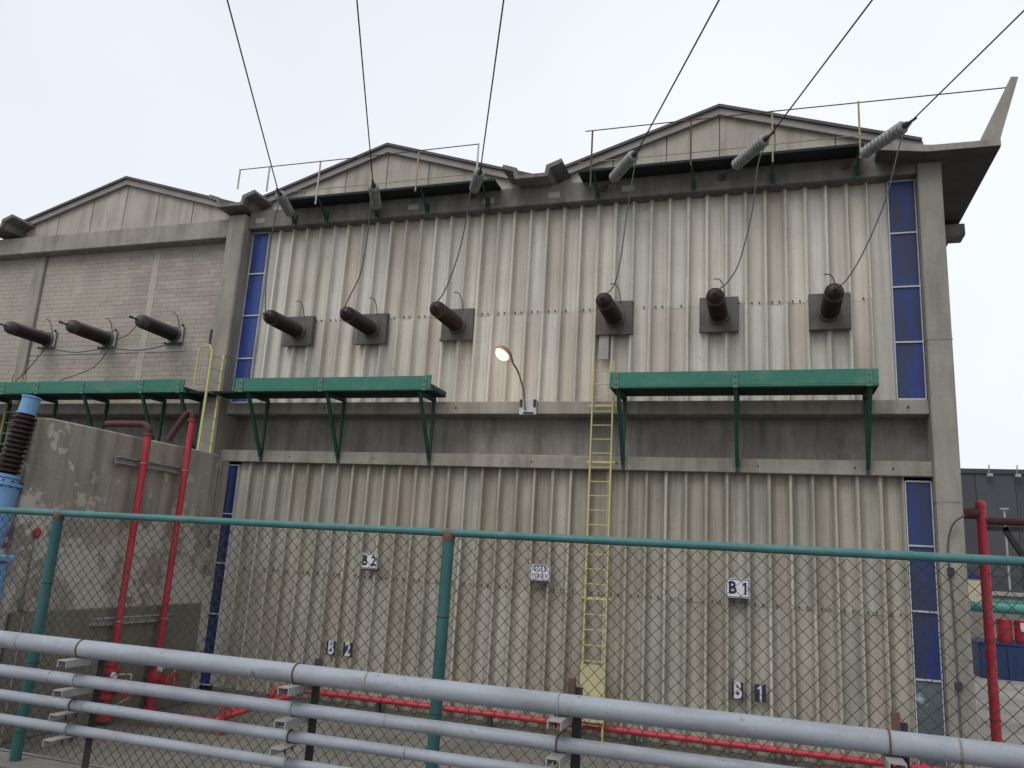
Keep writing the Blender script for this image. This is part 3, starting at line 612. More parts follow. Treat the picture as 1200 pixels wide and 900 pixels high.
for pts, lab in (([(52, 410), (35, 430), (18, 447)], 'thin slack cable dropping from block wall bushing beside the pilaster'),
                 ([(132, 402), (110, 430), (70, 446)], 'thin slack cable dropping from the middle block wall bushing'),
                 ([(165, 376), (150, 392), (136, 398)], 'thin jumper cable from the block wall bushing nearest the column')):
    P_ = [atY(x, y, -0.45) for x, y in pts]
    G().path(smoothcurve(P_), 0.012, 6).build('cable', 'cable_grey', label=lab, cat='cable', org=tuple(P_[0]))

# ================================================================== TENSION INSULATORS, OVERHEAD LINES AND DROP LEADS
STR = [((345, 260), (326, 224), (268, 0)), ((443, 252), (437, 214), (419, 0)), ((553, 230), (563, 199), (590, 0)),
       ((708, 221), (747, 177), (841, 0)), ((846, 208), (903, 158), (1020, 0)), ((990, 195), (1068, 142), (1200, 10))]
LEAD = [[(327, 236), (318.5, 275), (312, 330)], [(434, 236), (432, 265), (423.5, 317), (410, 347)],
        [(552, 222), (546, 260), (536, 302), (521, 341)], [(742, 205), (734, 255), (727, 305), (719, 335)],
        [(889, 190), (882, 245), (867, 305), (853, 330)], [(1056, 165), (1041, 223), (1029, 257), (1010, 299), (992, 328)]]
ORD = ['beside the bright blue window', 'below the middle gable peak', 'above the bushing nearest the lamp',
       'above the tall yellow ladder', 'below the corner gable peak', 'beside the upturned eave']
WDIR = -ray(455, 752).normalized()
for i, (hk, hd, tp) in enumerate(STR):
    h = atY(*hk, -0.34); e = atY(*hd, -1.85); d = (e-h).normalized(); Ls = (e-h).length
    root = thing('insulator_string', tuple(h), 'grey ribbed tension insulator ' + ORD[i], 'insulator', 'tension insulators')
    body0, body1 = Ls*0.30, Ls*0.90
    prof = [(body0-0.03, 0.04), (body0, 0.07)]; nd = 11; st = (body1-body0)/nd
    for k in range(nd):
        t = body0 + k*st
        prof += [(t+0.008, 0.095), (t+st*0.3, 0.126), (t+st*0.55, 0.128), (t+st*0.75, 0.12), (t+st*0.95, 0.095)]
    prof += [(body1, 0.05)]
    G().lathe(h, d, prof, 20).build('discs', 'ins', root, smooth=True)
    G().rod(h - d*0.02, h + d*(body0-0.02), 0.022, 8).build('tie_rod', 'rust', root)
    G().lathe(h + d*(body1+0.002), d, [(0, 0.06), (0.08, 0.06), (0.12, 0.03), (Ls-body1+0.12, 0.025)], 10).build('clamp', 'dark_steel', root)
    G().box(h.x-0.07, h.x+0.07, h.y-0.03, -0.331 if h.y > -0.36 else -0.331, h.z-0.07, h.z+0.07).build('anchor_plate', 'rust', root)
    # overhead conductor towards the gantry behind the camera
    best = None
    for k in range(60, 3000):                    # the point of the line above the camera that the photograph shows at its upper edge
        t = k*0.01; p = e + WDIR*t; v = p - CAM; dd = ray(*tp); s = v.dot(dd)/dd.dot(dd)
        err = (CAM + dd*s - p).length
        if s > 0.5 and (best is None or err/s < best[0]): best = (err/s, CAM + dd*s, t)
    q = best[1]; far = e + (q-e)*(26.0/(q-e).length); pts = []
    for k in range(25):
        f = k/24; p = e.lerp(far, f); p.z -= 0.10*math.sin(math.pi*min(1, f)); pts.append(p)
    G().path(pts, 0.0145, 6).build('overhead_line', 'cable', label='black overhead conductor from the insulator ' + ORD[i], cat='power line', group='overhead conductors', org=tuple(e))
    T = Vector(TERM[i]); n = len(LEAD[i]); P_ = [e + d*0.05]
    for k, (x, y) in enumerate(LEAD[i]):
        f = (k+0.5)/(n+0.5); P_.append(atY(x, y, e.y*(1-f) + T.y*f))
    P_.append(T)
    G().path(smoothcurve(P_), 0.0135, 6).build('drop_lead', 'cable_grey', label='thin drop lead hanging from the insulator ' + ORD[i], cat='cable', group='drop leads', org=tuple(T))

# ================================================================== STREET LAMP ON THE LEDGE
lp = thing('wall_lamp', (-5.14, -0.2, 7.05), 'lit lamp on a thin curved arm above the concrete ledge', 'lamp')
G().box(-5.34, -4.94, -0.25, -0.202, 6.88, 7.24).build('base_plate', 'frame', lp, bevel=0.004)
for x in (-5.30, -4.98): G().box(x-0.03, x+0.03, -0.275, -0.252, 7.05, 7.22).build('clip', 'dark_steel', lp)
G().box(-5.24, -5.0, -0.28, -0.252, 6.9, 6.93).build('clip', 'dark_steel', lp)
hpos = atY(600, 424, -1.25)
G().path(smoothcurve([(-5.20, -0.28, 6.98), (-5.20, -0.42, 7.35), (-5.24, -0.78, 7.72), tuple(hpos)], 8), 0.022, 8).build('arm', 'lampgrey', lp, smooth=True)
tip = atY(583, 407, -1.55); hd_ = (tip-hpos).normalized()
side = hd_.cross(Vector((0, 0, 1))).normalized(); nrm = side.cross(hd_).normalized()
if nrm.z < 0: nrm = -nrm
g = G(); ring = []
for t, wd, hh in ((-0.02, 0.03, 0.04), (0.06, 0.06, 0.08), (0.13, 0.12, 0.12), (0.26, 0.165, 0.14), (0.39, 0.14, 0.12), (0.46, 0.06, 0.06)):
    b = len(g.v)
    for k in range(12):
        a = 2*math.pi*k/12; zz = math.sin(a)*hh*(1.0 if math.sin(a) > 0 else 0.25)
        g.v.append(tuple(hpos + hd_*t + side*math.cos(a)*wd + nrm*zz))
    ring.append(b)
for a, b in zip(ring, ring[1:]):
    for k in range(12): k2 = (k+1) % 12; g.f.append((a+k, a+k2, b+k2, b+k))
g.f.append(tuple(ring[0]+k for k in range(11, -1, -1))); g.f.append(tuple(ring[-1]+k for k in range(12)))
g.build('housing', 'lampgrey', lp, smooth='all')
lc = hpos + hd_*0.28 - nrm*0.02
g = G(); nL = 18; rings = [(1.0, 0.0), (0.92, 0.05), (0.7, 0.09), (0.35, 0.115)]
for sc, dn in rings:
    for k in range(nL):
        a = 2*math.pi*k/nL; g.v.append(tuple(lc + hd_*math.cos(a)*0.165*sc + side*math.sin(a)*0.135*sc - nrm*dn))
for i in range(len(rings)-1):
    for k in range(nL): k2 = (k+1) % nL; g.f.append((i*nL+k, i*nL+k2, (i+1)*nL+k2, (i+1)*nL+k))
g.f.append(tuple(range((len(rings)-1)*nL, len(rings)*nL))); g.f.append(tuple(range(nL-1, -1, -1)))
g.build('lens', 'lens', lp, smooth='all')
g = G(); rr_ = [(1.02, 0.012), (1.22, -0.01), (1.24, -0.03), (1.02, -0.008)]
for sc, dn in rr_:
    for k in range(nL):
        a = 2*math.pi*k/nL; g.v.append(tuple(lc + hd_*math.cos(a)*0.165*sc + side*math.sin(a)*0.135*sc - nrm*dn))
for i in range(4):
    for k in range(nL): k2 = (k+1) % nL; i2 = (i+1) % 4; g.f.append((i*nL+k, i*nL+k2, i2*nL+k2, i2*nL+k))
g.build('halo_rim', 'halo', lp, smooth='all')  # orange ring added to paint the warm halo round the lit lens
pl_ = bpy.data.lights.new('lamp_light', 'POINT'); pl_.energy = 16; pl_.color = (1.0, 0.72, 0.4); pl_.shadow_soft_size = 0.12
po = bpy.data.objects.new('lamp_light', pl_); col.objects.link(po); po.parent = lp; po.location = lc - nrm*0.22 - Vector((-5.14, -0.2, 7.05))

# ================================================================== SIGNS AND STENCILLED NUMBERS
def sign(x0, x1, z0, z1, lines, label):
    y = -0.24; cx = (x0+x1)/2; cz = (z0+z1)/2
    root = thing('sign', (cx, y, z0), label, 'sign')
    pl = G().box(x0, x1, y-0.02, y, z0, z1).build('plate', 'sign', root)
    b = 0.014
    f = G(); f.box(x0+0.012, x1-0.012, y-0.024, y-0.0205, z1-0.012-b, z1-0.012); f.box(x0+0.012, x1-0.012, y-0.024, y-0.0205, z0+0.012, z0+0.012+b)
    f.box(x0+0.012, x0+0.012+b, y-0.0238, y-0.0205, z0+0.027, z1-0.027); f.box(x1-0.012-b, x1-0.012, y-0.0238, y-0.0205, z0+0.027, z1-0.027)
    f.build('border', 'ink', pl)
    for body, size, dz, sx in lines: text(body, size, (cx, y-0.024, cz+dz), 'ink', pl, sx, size*(0.03 if size > 0.2 else 0.008))
    G().box(x0+0.06, x1-0.06, y+0.001, -0.02, z0-0.035, z0+0.02).build('bracket', 'dark_steel', root)
    return root
sign(-8.94, -8.53, 3.28, 3.63, [('B 2', 0.31, 0.0, 0.75)], 'square white sign with letter and number below the shorter green platform')
sign(-4.89, -4.44, 3.27, 3.61, [('SGES', 0.155, 0.075, 0.72), ('110-KV', 0.155, -0.07, 0.68)], 'white sign with two lines of lettering between lamp and ladder')
sign(-0.83, -0.37, 3.20, 3.57, [('B 1', 0.33, 0.0, 0.85)], 'square white sign with letter and number below the platform beside the ladder')
def stencil(x0, x1, z0, z1, ch, label):
    y = -0.128; root = thing('number_plate', ((x0+x1)/2, y, z0), label, 'number plate')
    G().box(x0, x1, y-0.006, y, z0, z1).build('plate', 'stencil', root)
    text(ch, 0.42, ((x0+x1)/2, y-0.009, (z0+z1)/2), 'stencil_white', root, 0.66, 0.014)
stencil(-9.68, -9.45, 1.31, 1.62, 'B', 'black plate with white letter B below the shorter green platform')
stencil(-9.25, -9.01, 1.31, 1.62, '2', 'black plate with white figure two next to a letter plate')
stencil(-0.72, -0.51, 1.29, 1.61, 'B', 'black plate with white letter B on the wall beyond the tall ladder')
stencil(-0.30, -0.09, 1.29, 1.61, '1', 'black plate with white figure one next to a letter plate')
cb = G().box(-3.58, -3.36, -0.17, -0.12, 8.14, 8.72).build('conduit_cover', 'plate_pale', label='narrow grey cover plate between ladder top and bushing plate', cat='cover plate', org=(-3.47, -0.1, 8.14), bevel=0.004)

# ================================================================== FLAKING FIRE WALL WITH RED RISERS
fw = thing('fire_wall', (-13.1, -3.0, 0.0), 'thick concrete fire wall with flaking paint beside the red pipes', 'wall')
FX = -12.96
g = G(); g.prism([(-5.86, 0), (-0.54, 0), (-0.54, 5.80), (-5.5, 5.80), (-5.86, 5.76)], -13.14, FX, 'x'); g.build('wall', 'firewall', fw, bevel=0.03)
G().box(-13.0, FX+0.05, -0.538, -0.23, 0, 5.66).build('wall_end', 'firewall', fw)
G().box(FX+0.001, FX+0.09, -5.7, -0.6, 0, 2.24).build('plinth', 'plinth', fw, bevel=0.02)
for z, ya, yb_, m in ((5.22, -3.95, -1.95, 'galv'), (1.98, -3.9, -1.7, 'plate_pale')):
    g = G(); g.box(FX+0.092, FX+0.20, ya, yb_, z-0.07, z-0.05); g.box(FX+0.092, FX+0.20, ya, yb_, z+0.05, z+0.07); g.box(FX+0.092, FX+0.11, ya, yb_, z-0.05, z+0.05)
    br = g.build('pipe_bracket', m, fw)
    if z > 3:
        for yy in (ya+0.15, yb_-0.15): G().box(FX+0.002, FX+0.091, yy-0.06, yy+0.06, z-0.1, z+0.1).build('spacer', m, br)
# risers
RX = -12.66
def riser(y, ztop, label, end):
    root = thing('fire_pipe', (RX, y, 0), label, 'pipe', 'red fire water risers'); r = 0.07
    G().rod((RX, y, 1.05), (RX, y, ztop), r, 16).build('riser', 'red', root, smooth=True)
    for z in (ztop-0.04, 1.05, 1.12): G().lathe((RX, y, z), (0, 0, 1), [(0, r+0.03), (0.05, r+0.03)], 16).build('coupling', 'red_old' if z > 3 else 'red', root, smooth=True)
    for z in (5.22, 1.98): G().torus((RX, y, z), (0, 0, 1), r+0.008, 0.010, 16, 6).build('pipe_clamp', 'galv', root)
    G().path(smoothcurve([(RX, y, ztop+0.01)] + end, 8), r*0.98, 14).build('elbow', 'rust_dark', root, smooth=True)
    # valve set at the foot
    v = G().lathe((RX, y, 0.55), (0, 0, 1), [(0, 0.16), (0.04, 0.16), (0.042, 0.11), (0.12, 0.16), (0.24, 0.17), (0.36, 0.11), (0.44, 0.11), (0.442, 0.16), (0.5, 0.16)], 16).build('valve', 'red', root, smooth=True)
    G().lathe((RX, y, 0.10), (0, 0, 1), [(0, 0.17), (0.04, 0.17), (0.042, 0.1), (0.4, 0.1), (0.402, 0.16), (0.448, 0.16)], 16).build('foot_pipe', 'red', root, smooth=True)
    G().lathe((RX, y, 0.72), (1, 0, 0), [(0.1, 0.07), (0.26, 0.07), (0.262, 0.11), (0.30, 0.11)], 14).build('bonnet', 'red', v, smooth=True)
    G().torus((RX+0.46, y, 0.72), (1, 0, 0), 0.17, 0.018, 20, 6).build('handwheel', 'red', v)
    sp = G()
    for k in range(3):
        a = k*math.pi/3; sp.bar((RX+0.46, y-0.16*math.cos(a), 0.72-0.16*math.sin(a)), (RX+0.46, y+0.16*math.cos(a), 0.72+0.16*math.sin(a)), 0.02, 0.02, (1, 0, 0))
    sp.rod((RX+0.30, y, 0.72), (RX+0.48, y, 0.72), 0.018, 8); sp.build('spoke', 'red', v)
    tr = G().path([(RX+0.1, y+0.1, 0.95), (RX+0.25, y+0.3, 0.95), (RX+0.25, y+0.32, 0.5), (RX+0.12, y+0.1, 0.35)], 0.02, 8).build('trim_pipe', 'yellow', v)
    G().lathe((RX+0.27, y-0.22, 0.98), (1, 0, 0), [(0, 0.07), (0.05, 0.07)], 14).build('gauge', 'sign', v)
    G().path([(RX+0.06, y-0.04, 1.0), (RX+0.27, y-0.22, 0.98)], 0.015, 6).build('trim_pipe', 'galv', v)
    return root
riser(-3.36, 5.86, 'shorter red fire pipe with elbow bending over the fire wall', [(RX-0.02, -3.36, 5.98), (RX-0.14, -3.36, 6.06), (RX-0.3, -3.37, 6.07), (RX-0.75, -3.4, 6.07), (RX-1.15, -3.4, 6.06)])
riser(-2.08, 6.40, 'taller red fire pipe rising beside the short ladder', [(RX-0.02, -2.08, 6.52), (RX-0.09, -2.08, 6.58), (RX-0.2, -2.10, 6.50), (RX-0.36, -2.13, 6.22), (RX-0.52, -2.16, 5.9)])
# low red branch pipes on the yard in front of the wall
br = thing('branch_pipe', (-10.6, -2.6, 0.0), 'low red branch pipe with fork on the yard beside the riser valves', 'pipe')
G().path([(-12.2, -3.1, 0.25), (-10.4, -2.9, 0.25), (-10.1, -2.4, 0.4), (-9.6, -1.5, 0.62)], 0.06, 12).build('pipe', 'red', br, smooth=True)
G().path([(-12.2, -1.9, 0.45), (-11.2, -2.0, 0.5), (-10.72, -2.2, 0.5), (-10.3, -2.3, 0.3)], 0.055, 12).build('pipe', 'red', br, smooth=True)
G().rod((-10.25, -2.85, 0.0), (-10.25, -2.85, 0.62), 0.05, 10).build('stub', 'red', br, smooth=True)
G().lathe((-10.9, -2.15, 0.5), (1, 0, 0), [(0, 0.12), (0.05, 0.12), (0.052, 0.09), (0.25, 0.09), (0.252, 0.12), (0.3, 0.12)], 14).build('flange', 'red', br, smooth=True)
# long red pipe at the foot of the facade
rp = thing('ground_pipe', (-4.2, -0.2, 0.0), 'long red pipe running along the foot of the ribbed wall', 'pipe')
G().rod((-10.62, -0.21, 0.50), (3.3, -0.21, 0.48), 0.06, 14).build('pipe', 'red', rp, smooth=True)
G().path(smoothcurve([(-10.6, -0.21, 0.5), (-10.78, -0.23, 0.48), (-10.85, -0.3, 0.35), (-10.85, -0.32, 0.0)]), 0.062, 12).build('elbow', 'red', rp, smooth=True)
for x in [-10.5] + [-9.6+1.35*k for k in range(10)]:
    G().lathe((x, -0.21, 0.497), (1, 0, 0), [(0, 0.075), (0.05, 0.075)], 14).build('coupling', 'red', rp, smooth=True)
for x in (-8.2, -5.6, -2.6, 0.2, 2.4): G().box(x-0.04, x+0.04, -0.27, -0.15, 0, 0.44).build('saddle', 'dark_steel', rp)

# ================================================================== BLUE TRANSFORMER (mostly beyond the frame)
tr = thing('transformer', (-15.2, -7.4, 0.0), 'light blue transformer with brown ribbed bushing beside the fire wall', 'transformer')
b0 = atX(8, 556, -13.07); b1 = atX(31, 486, -13.0); bd = (b1-b0).normalized(); bl_ = (b1-b0).length
prof = [(0, 0.19)]; n = 12
for k in range(n):
    t = 0.02 + k*(bl_-0.04)/n; s = (bl_-0.04)/n; prof += [(t, 0.14), (t+s*0.35, 0.20), (t+s*0.6, 0.20), (t+s*0.9, 0.14)]
prof += [(bl_, 0.15)]
bs = G().lathe(b0, bd, prof, 22).build('bushing', 'porcelain', tr, smooth=True)
G().lathe(b1, bd, [(0.002, 0.175), (0.03, 0.175), (0.032, 0.152), (0.31, 0.152), (0.312, 0.17), (0.34, 0.17), (0.36, 0.08)], 20).build('cap', 'tblue', bs, smooth=True)
tg = G().lathe(b0, -bd, [(0.002, 0.23), (0.06, 0.23), (0.062, 0.2), (0.14, 0.22), (0.142, 0.31), (0.2, 0.31), (0.202, 0.275), (0.85, 0.275), (0.852, 0.33), (0.9, 0.33), (1.0, 0.29), (1.3, 0.29)], 22).build('turret', 'tblue', tr, smooth=True)
bb = G(); fo = b0 - bd*0.165; a_ = bd.orthogonal().normalized(); c_ = bd.cross(a_)
for k in range(12):
    a = 2*math.pi*k/12; p = fo + (a_*math.cos(a) + c_*math.sin(a))*0.285; bb.rod(p - bd*0.06, p + bd*0.06, 0.022, 6)
bb.build('flange_bolts', 'dark_steel', tg, kind='stuff')
TX = atY(11, 660, -6.35).x
G().box(-17.2, TX, -8.6, -6.35, 0.5, 3.15).build('tank', 'tblue', tr, bevel=0.04)
G().box(-17.3, TX+0.06, -8.7, -6.27, 3.152, 3.25).build('cover', 'tblue', tr, bevel=0.01)
for k in range(9): G().box(-17.0+k*0.42, -16.94+k*0.42, -9.15, -8.65, 0.9, 2.9).build('radiator_fin', 'tblue', tr)
G().box(-17.3, TX+0.05, -8.7, -6.25, 0.0, 0.498).build('skid', 'dark_steel', tr)
for z in (3.62, 3.42): G().path([(-15.5, -6.1, z), (-13.6, -6.06, z), (-12.98, -6.0, z-0.02)], 0.055, 10).build('oil_pipe', 'red_old', tr, smooth=True)
for k in range(4): G().box(TX+0.002, TX+0.07, -8.4+k*0.62, -8.34+k*0.62, 0.6, 3.0).build('stiffener', 'tblue', tr)
G().lathe((-12.9, -5.45, 3.55), (0, 0, 1), [(0, 0.03), (0.05, 0.06), (0.16, 0.06), (0.2, 0.02)], 12).build('alarm_head', 'red', label='small red alarm head on a conduit at the fire wall end', cat='alarm', org=(-12.9, -5.45, 3.55))
cdt = thing('wall_conduit', (-12.85, -5.45, 0.0), 'thin grey conduit with junction box on the end of the fire wall', 'conduit')
G().path([(-12.88, -5.45, 0.0), (-12.88, -5.45, 2.1), (-12.90, -5.45, 2.3), (-12.90, -5.45, 3.54)], 0.022, 8).build('tube', 'galv', cdt)
G().box(-12.94, -12.8, -5.53, -5.37, 2.28, 2.5).build('junction_box', 'galv', cdt)

# ================================================================== CHAIN LINK FENCE
FY = -11.94; RZ = 3.845
fe = thing('chain_link_fence', (-2.0, FY, TER), 'chain link fence with teal painted top rail and posts', 'fence')
xs = [-9.2, -5.46, -2.06, 1.36, 4.8]
G().rod((-9.4, FY, RZ), (5.0, FY, RZ), 0.0265, 12).build('top_rail', 'teal', fe, smooth=True)
for x in xs:
    p = G().rod((x, FY+0.0, TER), (x, FY, RZ-0.03), 0.040, 14).build('post', 'teal_dark', fe, smooth=True)
    G().lathe((x, FY, RZ-0.085), (0, 0, 1), [(0.03, 0.042), (0.06, 0.043), (0.075, 0.036), (0.09, 0.02)], 14).build('cap', 'rust', p, smooth=True)
    G().lathe((x-0.045, FY, RZ), (1, 0, 0), [(0, 0.0275), (0.09, 0.0275)], 12).build('rail_sleeve', 'teal_worn', p, smooth=True)
    for z in (3.3, 2.7, 2.2): G().torus((x, FY, z), (0, 0, 1), 0.042, 0.004, 14, 5).build('tie_wire', 'wire', p)
for x in (-4.25, -2.95, -1.35, 0.75, -0.2): G().lathe((x, FY, RZ), (1, 0, 0), [(0, 0.0275), (0.012, 0.031), (0.024, 0.0275)], 12).build('weld', 'teal', fe, smooth=True)
wg = G(); hw = 0.0433; r = 0.0033; yM = FY+0.045; kz = int((RZ-0.03-2.02)/hw)
def wob(x, z): return 0.012*math.sin(x*3.1+z*2.0) + 0.007*math.sin(x*7.7-z*3.3) + 0.012*math.exp(-((x+3.1)/0.25)**2)*math.sin(z*6)
def wobx(x, z): return 0.006*math.sin(z*4.0+x*1.7) + 0.004*math.sin(z*11+x*5.0) + 0.016*math.exp(-((x+2.95)/0.3)**2)*math.sin(z*8)
i0, i1 = int(-8.6/hw), int(4.4/hw)
for i in range(i0, i1):
    b = len(wg.v); n = 0
    for k in range(kz+1):
        x = (i + ((k+i) & 1))*hw; z = RZ-0.03-k*hw
        y = yM + wob(x, z) + (r if ((k+i) & 1) else -r); x += wobx(x, z); zz = z + 0.5*wobx(z+1, x)
        for a in range(3): g_ = 2*math.pi*a/3; wg.v.append((x + r*math.cos(g_), y + r*math.sin(g_), zz))
    for k in range(kz):
        for a in range(3): a2 = (a+1) % 3; wg.f.append((b+k*3+a, b+k*3+a2, b+k*3+3+a2, b+k*3+3+a))
wg.build('wire_mesh', 'wire', fe, smooth='all', kind='stuff')
G().rod((-9.2, FY+0.03, 2.03), (4.8, FY+0.03, 2.03), 0.004, 5).build('tension_wire', 'wire', fe)

# ================================================================== FOREGROUND GREY PIPES ON THEIR RACKS
PY = -12.85
PIPES = [(2.995, 0.0525, 'thickest pale grey pipe, topmost of the four in front of the fence'), (2.807, 0.0365, 'pale grey pipe directly below the thickest one'),
         (2.663, 0.031, 'thin pale grey pipe, third down in the rack'), (2.522, 0.030, 'thin pale grey pipe, lowest in the rack')]
SUP = [-4.10, -2.55, -1.02, 0.50]
def coup(xs_, z, r_, parent):
    for x in xs_: G().lathe((x-0.006, PY, z), (1, 0, 0), [(0, r_*1.005), (0.003, r_*1.035), (0.009, r_*1.035), (0.012, r_*1.005)], 24).build('weld_ring', 'weld', parent, smooth=True)
for j, (z, r_, lab) in enumerate(PIPES):
    root = thing('grey_pipe', (-2.0, PY, z), lab, 'pipe', 'grey pipes along the fence')
    cuts = [-9.0, -4.6+0.3*j, -2.1+0.13*j, 0.78-0.1*j, 5.0]
    for a, b in zip(cuts, cuts[1:]):
        G().rod((a, PY + random.uniform(-0.001, 0.001), z), (b, PY, z), r_, 28).build('pipe_length', 'pipe', root, smooth=True)
    coup(cuts[1:-1], z, r_, root)
    for x in SUP:
        G().torus((x, PY, z), (1, 0, 0), r_+0.003, 0.0045, 24, 6).build('u_bolt', 'galv' if (j+int(x)) % 2 else 'rust', root)
SL = ['opposite the red risers', 'opposite the stencilled B 2', 'facing the tall ladder', 'facing the corner window']
for k, x in enumerate(SUP):
    root = thing('pipe_rack', (x, PY+0.2, TER), 'dark steel pipe rack post with bracket arms ' + SL[k], 'pipe rack', 'pipe racks')
    xp = x + 0.045; g = G(); g.box(xp, xp+0.05, PY+0.10, PY+0.106, TER, 3.07); g.box(xp, xp+0.006, PY+0.1065, PY+0.15, TER, 3.07); g.build('post', 'dark_steel', root)
    for j, (z, r_, lab) in enumerate(PIPES):
        zt = z - r_ - 0.002; g = G(); dy0, dy1 = PY-0.13-random.uniform(0, 0.03), PY+0.098
        g.box(x-0.022, x+0.05, dy0, dy1, zt-0.006, zt); g.box(x-0.022, x-0.016, dy0, dy1, zt-0.042, zt-0.0065)
        if j < 2: g.box(x+0.044, x+0.05, dy0, dy1, zt-0.042, zt-0.0065)
        arm = g.build('arm', 'galv', root)
        for yy in (PY-r_-0.006, PY+r_+0.006):
            if yy > dy0+0.01: G().lathe((x, yy, zt-0.05), (0, 0, 1), [(0, 0.006), (0.028, 0.006), (0.028, 0.012), (0.043, 0.012)], 6).build('nut', 'rust', arm)
    if k in (2, 3):
        G().box(xp-0.02, xp+0.014, PY+0.06, PY+0.099, 3.0, 3.115).build('stop_lug', 'rust', root)

# ================================================================== RIGHT BACKGROUND
rr = thing('red_gantry_pipe', (5.25, 6.48, 0), 'tall red pipe with rusty cross pipe beyond the corner column', 'pipe')
G().rod((5.25, 6.48, 0), (5.25, 6.48, 5.7), 0.118, 18).build('riser', 'red', rr, smooth=True)
G().lathe((5.25, 6.48, 5.70), (0, 0, 1), [(0, 0.128), (0.08, 0.13), (0.15, 0.1), (0.18, 0.04)], 16).build('cap', 'red', rr, smooth=True)
G().rod((3.31, 6.48, 5.5), (5.2, 6.48, 5.55), 0.15, 14).build('cross_pipe', 'rust_dark', rr, smooth=True)
G().rod((5.3, 6.48, 5.36), (12.5, 6.48, 5.42), 0.10, 14).build('cross_pipe', 'rust_dark', rr, smooth=True)
for z in (2.35, 0.5): G().lathe((5.25, 6.48, z), (0, 0, 1), [(0, 0.135), (0.03, 0.135)], 16).build('band', 'red_old', rr, smooth=True)
br_ = G(); br_.bar((5.75, 6.5, 5.2), (6.35, 6.5, 4.1), 0.12, 0.16, (0, 1, 0)); br_.box(5.4, 6.4, 6.42, 6.58, 5.12, 5.24); br_.build('stay', 'dark_steel', rr)
# far dark hall
fh = thing('dark_hall', (30, 62, 0), 'dark grey sheet metal hall beyond the yard', 'building')
G().box(8, 70, 60.4, 90, 0, 13.3).build('wall', 'farwall', fh)
for k in range(14):
    for a, b in ((0, 4.6), (4.62, 9.1), (9.12, 13.2)):
        G().box(8.02+k*3, 10.98+k*3, 60.25-0.02*(k % 2), 60.39, a, b).build('panel', 'farwall', fh)
G().box(8, 70, 60.1, 60.4, 13.2, 13.6).build('parapet', 'farwall', fh)
for x in (18.0, 20.1): 
    g = G(); g.rod((x, 60.0, 13.0), (x, 59.7, 13.9), 0.05, 6); g.box(x-0.2, x+0.2, 59.5, 59.9, 12.9, 13.15); g.build('roof_lamp', 'galv', fh)
for x, z, k in ((16.5, 9.3, 0), (19.1, 9.0, 1)):
    lm = thing('light_mast', (x, 50.0, 0), ['thin pale mast close behind the red gantry pipe', 'thin pale mast in front of the dark hall'][k], 'mast')
    G().rod((x, 50, 0), (x, 50, z), 0.07, 8).build('pole', 'galv', lm); G().box(x-0.25, x+0.25, 49.8, 50.2, z+0.002, z+0.12).build('head', 'galv', lm)
tk = thing('grey_wall', (22, 42, 0), 'low grey concrete wall behind the teal pipe', 'wall')
G().box(11.2, 40, 41.8, 42.2, 0, 3.2).build('wall', 'kerb', tk); G().box(11.2, 40, 41.6, 42.4, 3.202, 3.45).build('coping', 'pavement', tk)
pp = thing('teal_pipe', (16, 26, 0), 'large pale teal pipe on posts behind the red drums', 'pipe')
G().rod((7.0, 26, 2.78), (30, 26, 2.78), 0.25, 20).build('pipe', 'pale_green', pp, smooth=True)
G().box(7.0, 30, 25.9, 26.1, 3.05, 3.15).build('cap_rail', 'pale_green', pp)
for x in (8.4, 13, 18, 23): G().box(x-0.1, x+0.1, 25.95, 26.15, 0, 2.53).build('post', 'kerb', pp)
nb = thing('notice_board', (8.9, 24.6, 0), 'cream notice board with blue header beside the red gantry pipe', 'notice board')
G().box(8.55, 9.4, 24.6, 24.66, 3.02, 4.0).build('board', 'cream', nb); G().box(8.5, 9.45, 24.56, 24.68, 4.002, 4.2).build('header', 'blue_bin', nb)
for x in (8.6, 9.35): G().rod((x, 24.72, 0), (x, 24.72, 4.1), 0.045, 8).build('post', 'galv', nb)
bn = thing('bund_tank', (10.5, 23, 0), 'dark blue steel bund carrying the red drums', 'bund')
g = G(); g.box(8.3, 14, 22.0, 25.0, 0.0, 1.38); g.build('body', 'blue_bin', bn, bevel=0.03)
G().box(8.25, 14.05, 21.95, 25.05, 1.382, 1.45).build('rim', 'blue_bin', bn)
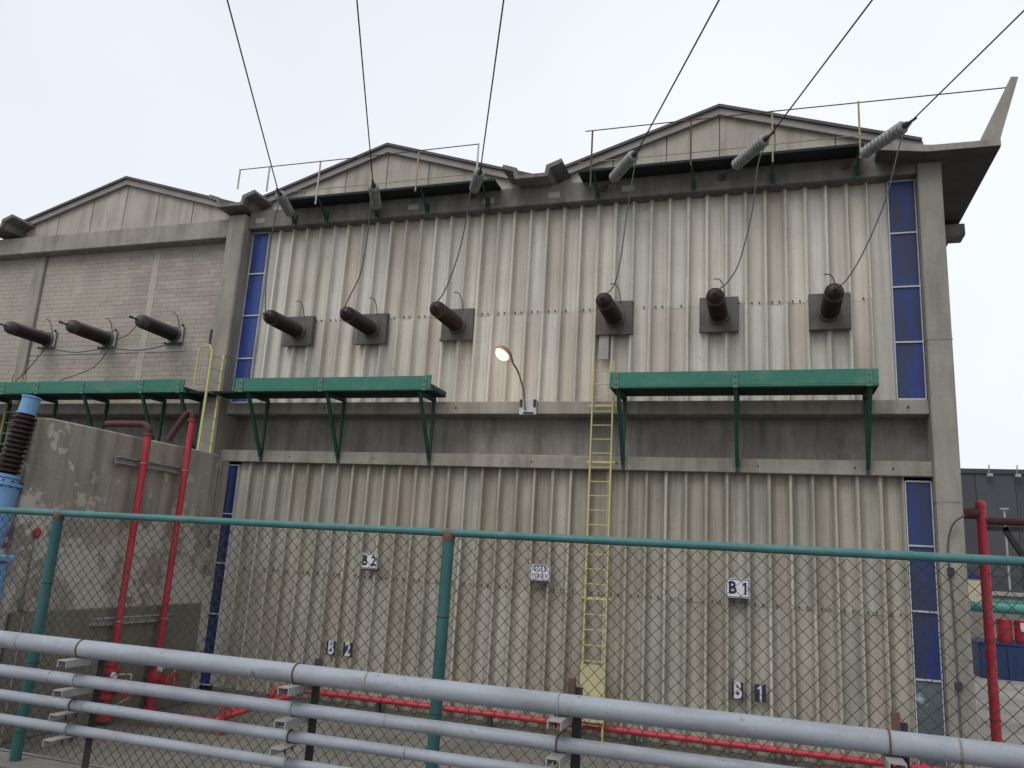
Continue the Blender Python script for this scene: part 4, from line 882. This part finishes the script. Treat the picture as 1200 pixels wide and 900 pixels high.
for x in (9.4, 11, 12.6): G().box(x-0.06, x+0.06, 21.93, 21.999, 0.05, 1.3).build('rib', 'blue_bin', bn)
def drum(x, y, label):
    z = 1.452; root = thing('oil_drum', (x, y, z), label, 'drum', 'red drums')
    pr = [(0, 0.28), (0.03, 0.30), (0.3, 0.29), (0.31, 0.305), (0.34, 0.305), (0.35, 0.29), (0.6, 0.29), (0.61, 0.305), (0.64, 0.305), (0.65, 0.29), (0.9, 0.29), (0.92, 0.30), (0.95, 0.29), (0.952, 0.26), (0.93, 0.25)]
    G().lathe((x, y, z), (0, 0, 1), pr, 24).build('shell', 'red', root, smooth=True)
    G().lathe((x+0.15, y, z+0.931), (0, 0, 1), [(0, 0.04), (0.03, 0.035)], 10).build('bung', 'galv', root)
    return root
drum(9.42, 22.6, 'plain red drum on the blue bund next to the gantry pipe')
d2 = drum(10.06, 22.5, 'red drum with a white label on the blue bund')
lab_ = G()
for k in range(6):
    a0 = rad(-115 + k*10 + 0); p = (10.06 + 0.308*math.cos(a0), 22.5 + 0.308*math.sin(a0))
    lab_.v += [(p[0], p[1], 1.452+0.50), (p[0], p[1], 1.452+0.86)]
    if k: b = len(lab_.v)-4; lab_.f.append((b, b+2, b+3, b+1))
lab_.build('label', 'sign', d2)
drum(10.75, 22.7, 'red drum on the blue bund beyond the labelled drum')
# gooseneck pipe and conduit on the corner column
gc = thing('column_conduit', (3.2, -0.42, 0), 'thin conduit with gooseneck on the corner column', 'conduit')
G().path(smoothcurve([(3.16, -0.41, 0.0), (3.16, -0.41, 3.0), (3.14, -0.41, 3.9), (3.13, -0.42, 4.4), (3.22, -0.5, 4.78), (3.4, -0.62, 4.95)], 6), 0.018, 8).build('tube', 'plate', gc)
G().box(3.10, 3.20, -0.46, -0.385, 3.86, 4.0).build('junction_box', 'dark_steel', gc)
G().box(3.11, 3.22, -0.46, -0.385, 1.9, 2.02).build('junction_box', 'dark_steel', gc)
sb = G().box(-13.88, -13.795, -0.47, -0.35, 8.72, 9.1).build('switch_box', 'dark_steel', label='small dark box on the side of the concrete column', cat='box', org=(-13.84, -0.4, 8.72))
